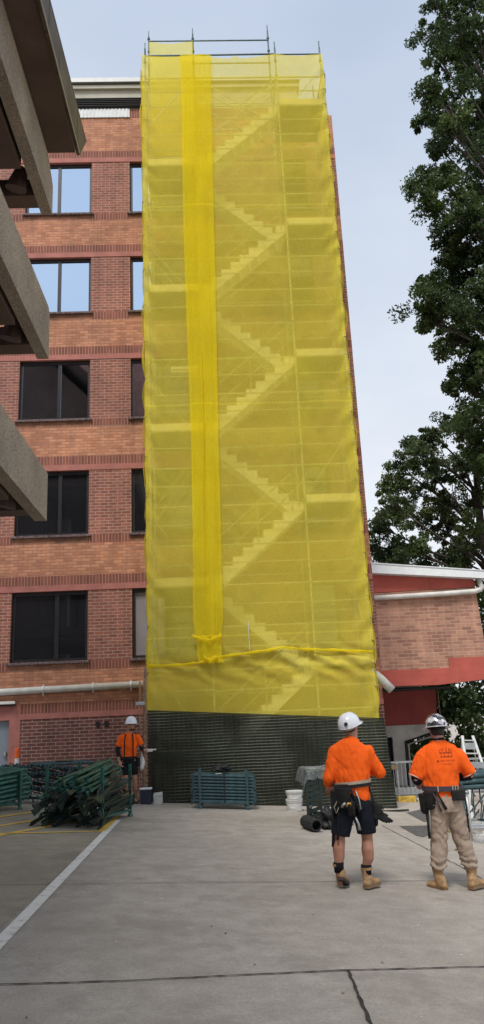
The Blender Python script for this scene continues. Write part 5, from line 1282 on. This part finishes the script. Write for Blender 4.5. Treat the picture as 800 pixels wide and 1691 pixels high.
# printed mark on the back: a small scaffold drawing over two faint lines of lettering
from mathutils.bvhtree import BVHTree
dg = bpy.context.evaluated_depsgraph_get(); org = wloc(s2)
bv = BVHTree.FromPolygons([tuple(v.co) for v in s2.data.vertices], [tuple(f.vertices) for f in s2.data.polygons])
def on_back(x, z):
    h = bv.ray_cast(V((x, -1, z)), V((0,1,0))); return (h[0]+V((0,-.0025,0))) if h[0] else V((x,-.15,z))
def stroke(m, x0, z0, x1, z1, t=.004):
    d = V((x1-x0,0,z1-z0)); n_ = max(2,int(d.length/.012)); nn_ = V((-d.z,0,d.x)).normalized()*t/2; vs = []
    for i in range(n_+1):
        c = V((x0,0,z0))+d*(i/n_)
        for s in (-1,1): q = c+nn_*s; vs.append(tuple(on_back(q.x,q.z)+org))
    m.add(vs, [(2*i,2*i+1,2*i+3,2*i+2) for i in range(n_)])
m = MB()
cx, cz = .045, 1.465
stroke(m, cx-.075, cz, cx+.075, cz, .007); stroke(m, cx-.070, cz-.042, cx+.078, cz-.042, .006)
for x in (-.06,-.02,.03,.07): stroke(m, cx+x, cz-.052, cx+x, cz+.012, .0045)
for x, h in ((-.075,.03),(-.045,.045),(-.03,.06),(.0,.05),(.012,.075),(.04,.05),(.055,.045),(.07,.04)): stroke(m, cx+x, cz, cx+x+.004, cz+h, .004)
stroke(m, cx-.075, cz+.03, cx-.035, cz+.038, .004); stroke(m, cx+.04, cz+.045, cx+.055, cz+.02, .004)
m.build('printed_logo', M['print'], s2, fix=False)
rl = random.Random(4); m = MB()
def words(x, z, lens, h):
    for L_ in lens:
        for i in range(L_):
            k = rl.randint(0,3); w_ = h*.55
            if k != 1: stroke(m, x, z, x, z+h*(1.5 if rl.random() < .25 else 1), h*.22)
            if k != 2: stroke(m, x, z+(h if k else 0), x+w_*.8, z+(h if k else 0), h*.22)
            if k in (1,2): stroke(m, x+w_*.8, z, x+w_*.8, z+h, h*.22)
            x += h*.85
        x += h*.8
m2_ = None
stroke(m, cx-.115, cz-.088, cx-.095, cz-.088, .018); words(cx-.075, cz-.092, (6,11), .0115); words(cx-.065, cz-.130, (3,3,6), .0105)
m.build('printed_lettering', M['print'], s2, fix=False)

# ---------- far worker facing us, looking down
X0, Y0 = -2.0, 18.15; Z0 = gz(X0)
P3 = thing('person', 'person facing us in orange shirt and black shorts, white hard hat, by the brick wall', 'person', (X0,Y0,Z0))
hd = p(.05,-.02,1.64); fdir = V((.25,-.92,-.20))
m = MB(); head(m, hd, fdir, 1.0)
m.loft([(p(.02,0,1.40),.068,.066),(p(.035,0,1.50),.060,.062),(p(.05,0,1.58),.058,.062)], 14)
m.loft([(p(0,0,.88),.15,.11),(p(0,0,1.02),.145,.10),(p(.0,0,1.22),.165,.11),(p(.01,0,1.38),.17,.09),(p(.02,0,1.46),.10,.06)], 18)
for sh, el, wri in ((p(-.16,0,1.38), p(-.265,.02,1.12), p(-.20,-.10,.88)), (p(.18,0,1.38), p(.29,.0,1.14), p(.37,-.16,1.10))):
    m.loft([(sh,.052,.052),(sh.lerp(el,.5),.046,.046),(el,.038,.038)], 12); m.ball(el,.04); m.loft([(el,.040,.040),(el.lerp(wri,.35),.040,.038),(wri,.027,.024)], 12)
    dd_ = (wri-el).normalized(); sd_ = V((1,-.3,0)) if sh.x < X0 else V((0,0,1)); hand(m, wri, dd_, V((-1,0,.2)) if sh.x < X0 else V((0,-1,.3)), sd_-dd_*sd_.dot(dd_), curl=.7)
for hip, kn, an, ft in ((p(-.09,0,.90), p(-.08,-.06,.50), p(-.09,.03,.10), p(-.09,-.02,.05)), (p(.09,0,.90), p(.12,-.02,.50), p(.13,.04,.10), p(.14,-.02,.05))):
    m.loft([(hip,.09,.10),(hip.lerp(kn,.5),.078,.085),(kn,.056,.060),(kn.lerp(an,.3),.055,.062),(an+V((0,0,.08)),.038,.042),(an,.035,.042),(ft,.035,.05)], 14)
b3 = remesh(m, 'body', M['skin'], P3, .011, 3); face(b3, hd, fdir)
MB().loft([(hd+V((.01,-.058,-.115)),.03,.03),(hd+V((.012,-.050,-.098)),.052,.036),(hd+V((.01,-.02,-.080)),.060,.04)], 14).build('beard', M['hair'], P3, smooth=True)
m = MB()
m.loft([(p(0,0,.93),.165,.125),(p(0,0,1.05),.165,.122),(p(.0,0,1.22),.185,.13),(p(.01,0,1.36),.195,.115),(p(.015,0,1.43),.15,.09),(p(.025,0,1.48),.078,.072)], 22)
for sh, el in ((p(-.16,0,1.385), p(-.235,.01,1.20)), (p(.18,0,1.385), p(.258,.005,1.21))):
    m.ball(sh,.082,.08,.07); m.loft([(sh,.080,.078),(el,.070,.068)], 14)
s3 = remesh(m, 'shirt', M['hivis'], P3, .012, 3, wr(.010))
for sx in (-.085,.105):
    MB().path([p(sx,-.135,.95),p(sx,-.150,1.15),p(sx,-.142,1.33),p(sx*.8,-.09,1.44),p(sx*.75,.0,1.475)], .014, 6).build('brace_strap', M['leather'], P3)
for a0, a1 in ((p(-.24,.01,1.19), p(-.215,-.06,.97)), (p(.262,.0,1.19), p(.35,-.13,1.11))):
    mid = p(-.265,.02,1.12) if a0.x < X0 else p(.29,.0,1.14)
    MB().path([a0,mid,a1], [.052,.050,.040], 12).build('black_sleeve', M['leather'], P3, smooth=True)
m = MB(); m.loft([(p(0,0,.98),.150,.118),(p(0,0,.90),.168,.135),(p(0,0,.80),.17,.13)], 20)
for hip, kn in ((p(-.09,0,.86), p(-.085,-.04,.58)), (p(.09,0,.86), p(.11,-.015,.58))): m.loft([(hip,.10,.115),(kn,.088,.095)], 16)
remesh(m, 'shorts', M['sock'], P3, .012, 3, wr(.008))
belt(P3, p(0,0,.945), .178, .140, 0, 0, M['leather'], .03)
pouch(P3, p(-.20,-.04,.93), V((0,1,0)), .18, .06, .045); pouch(P3, p(.20,-.03,.93), V((0,1,0)), .18, .06, .045)
boot(P3, p(-.09,.02,.13), p(-.09,.08,.005), p(-.11,-.19,.005), M['boot'], M['sole'], 1.05, .14); boot(P3, p(.13,.03,.13), p(.13,.09,.005), p(.17,-.17,.005), M['boot'], M['sole'], 1.05, .14)
dome_hat(P3, hd+V((.0,.012,.055)), V((.25,-.95,-.04)), 1.08, M['hat'], M['hat'], True)
# a scaffold clamp held in the left hand
tag(MB().box(X0+.40,X0+.54,Y0-.24,Y0-.18,Z0+1.06,Z0+1.12).tube((X0+.36,Y0-.21,Z0+1.09),(X0+.62,Y0-.21,Z0+1.10),.016,8).build('clamp_bar', M['alu'], bevel=.006), 'short silver clamp bar held by the far worker at the tower foot', 'clamp')
bpy.context.view_layer.update()
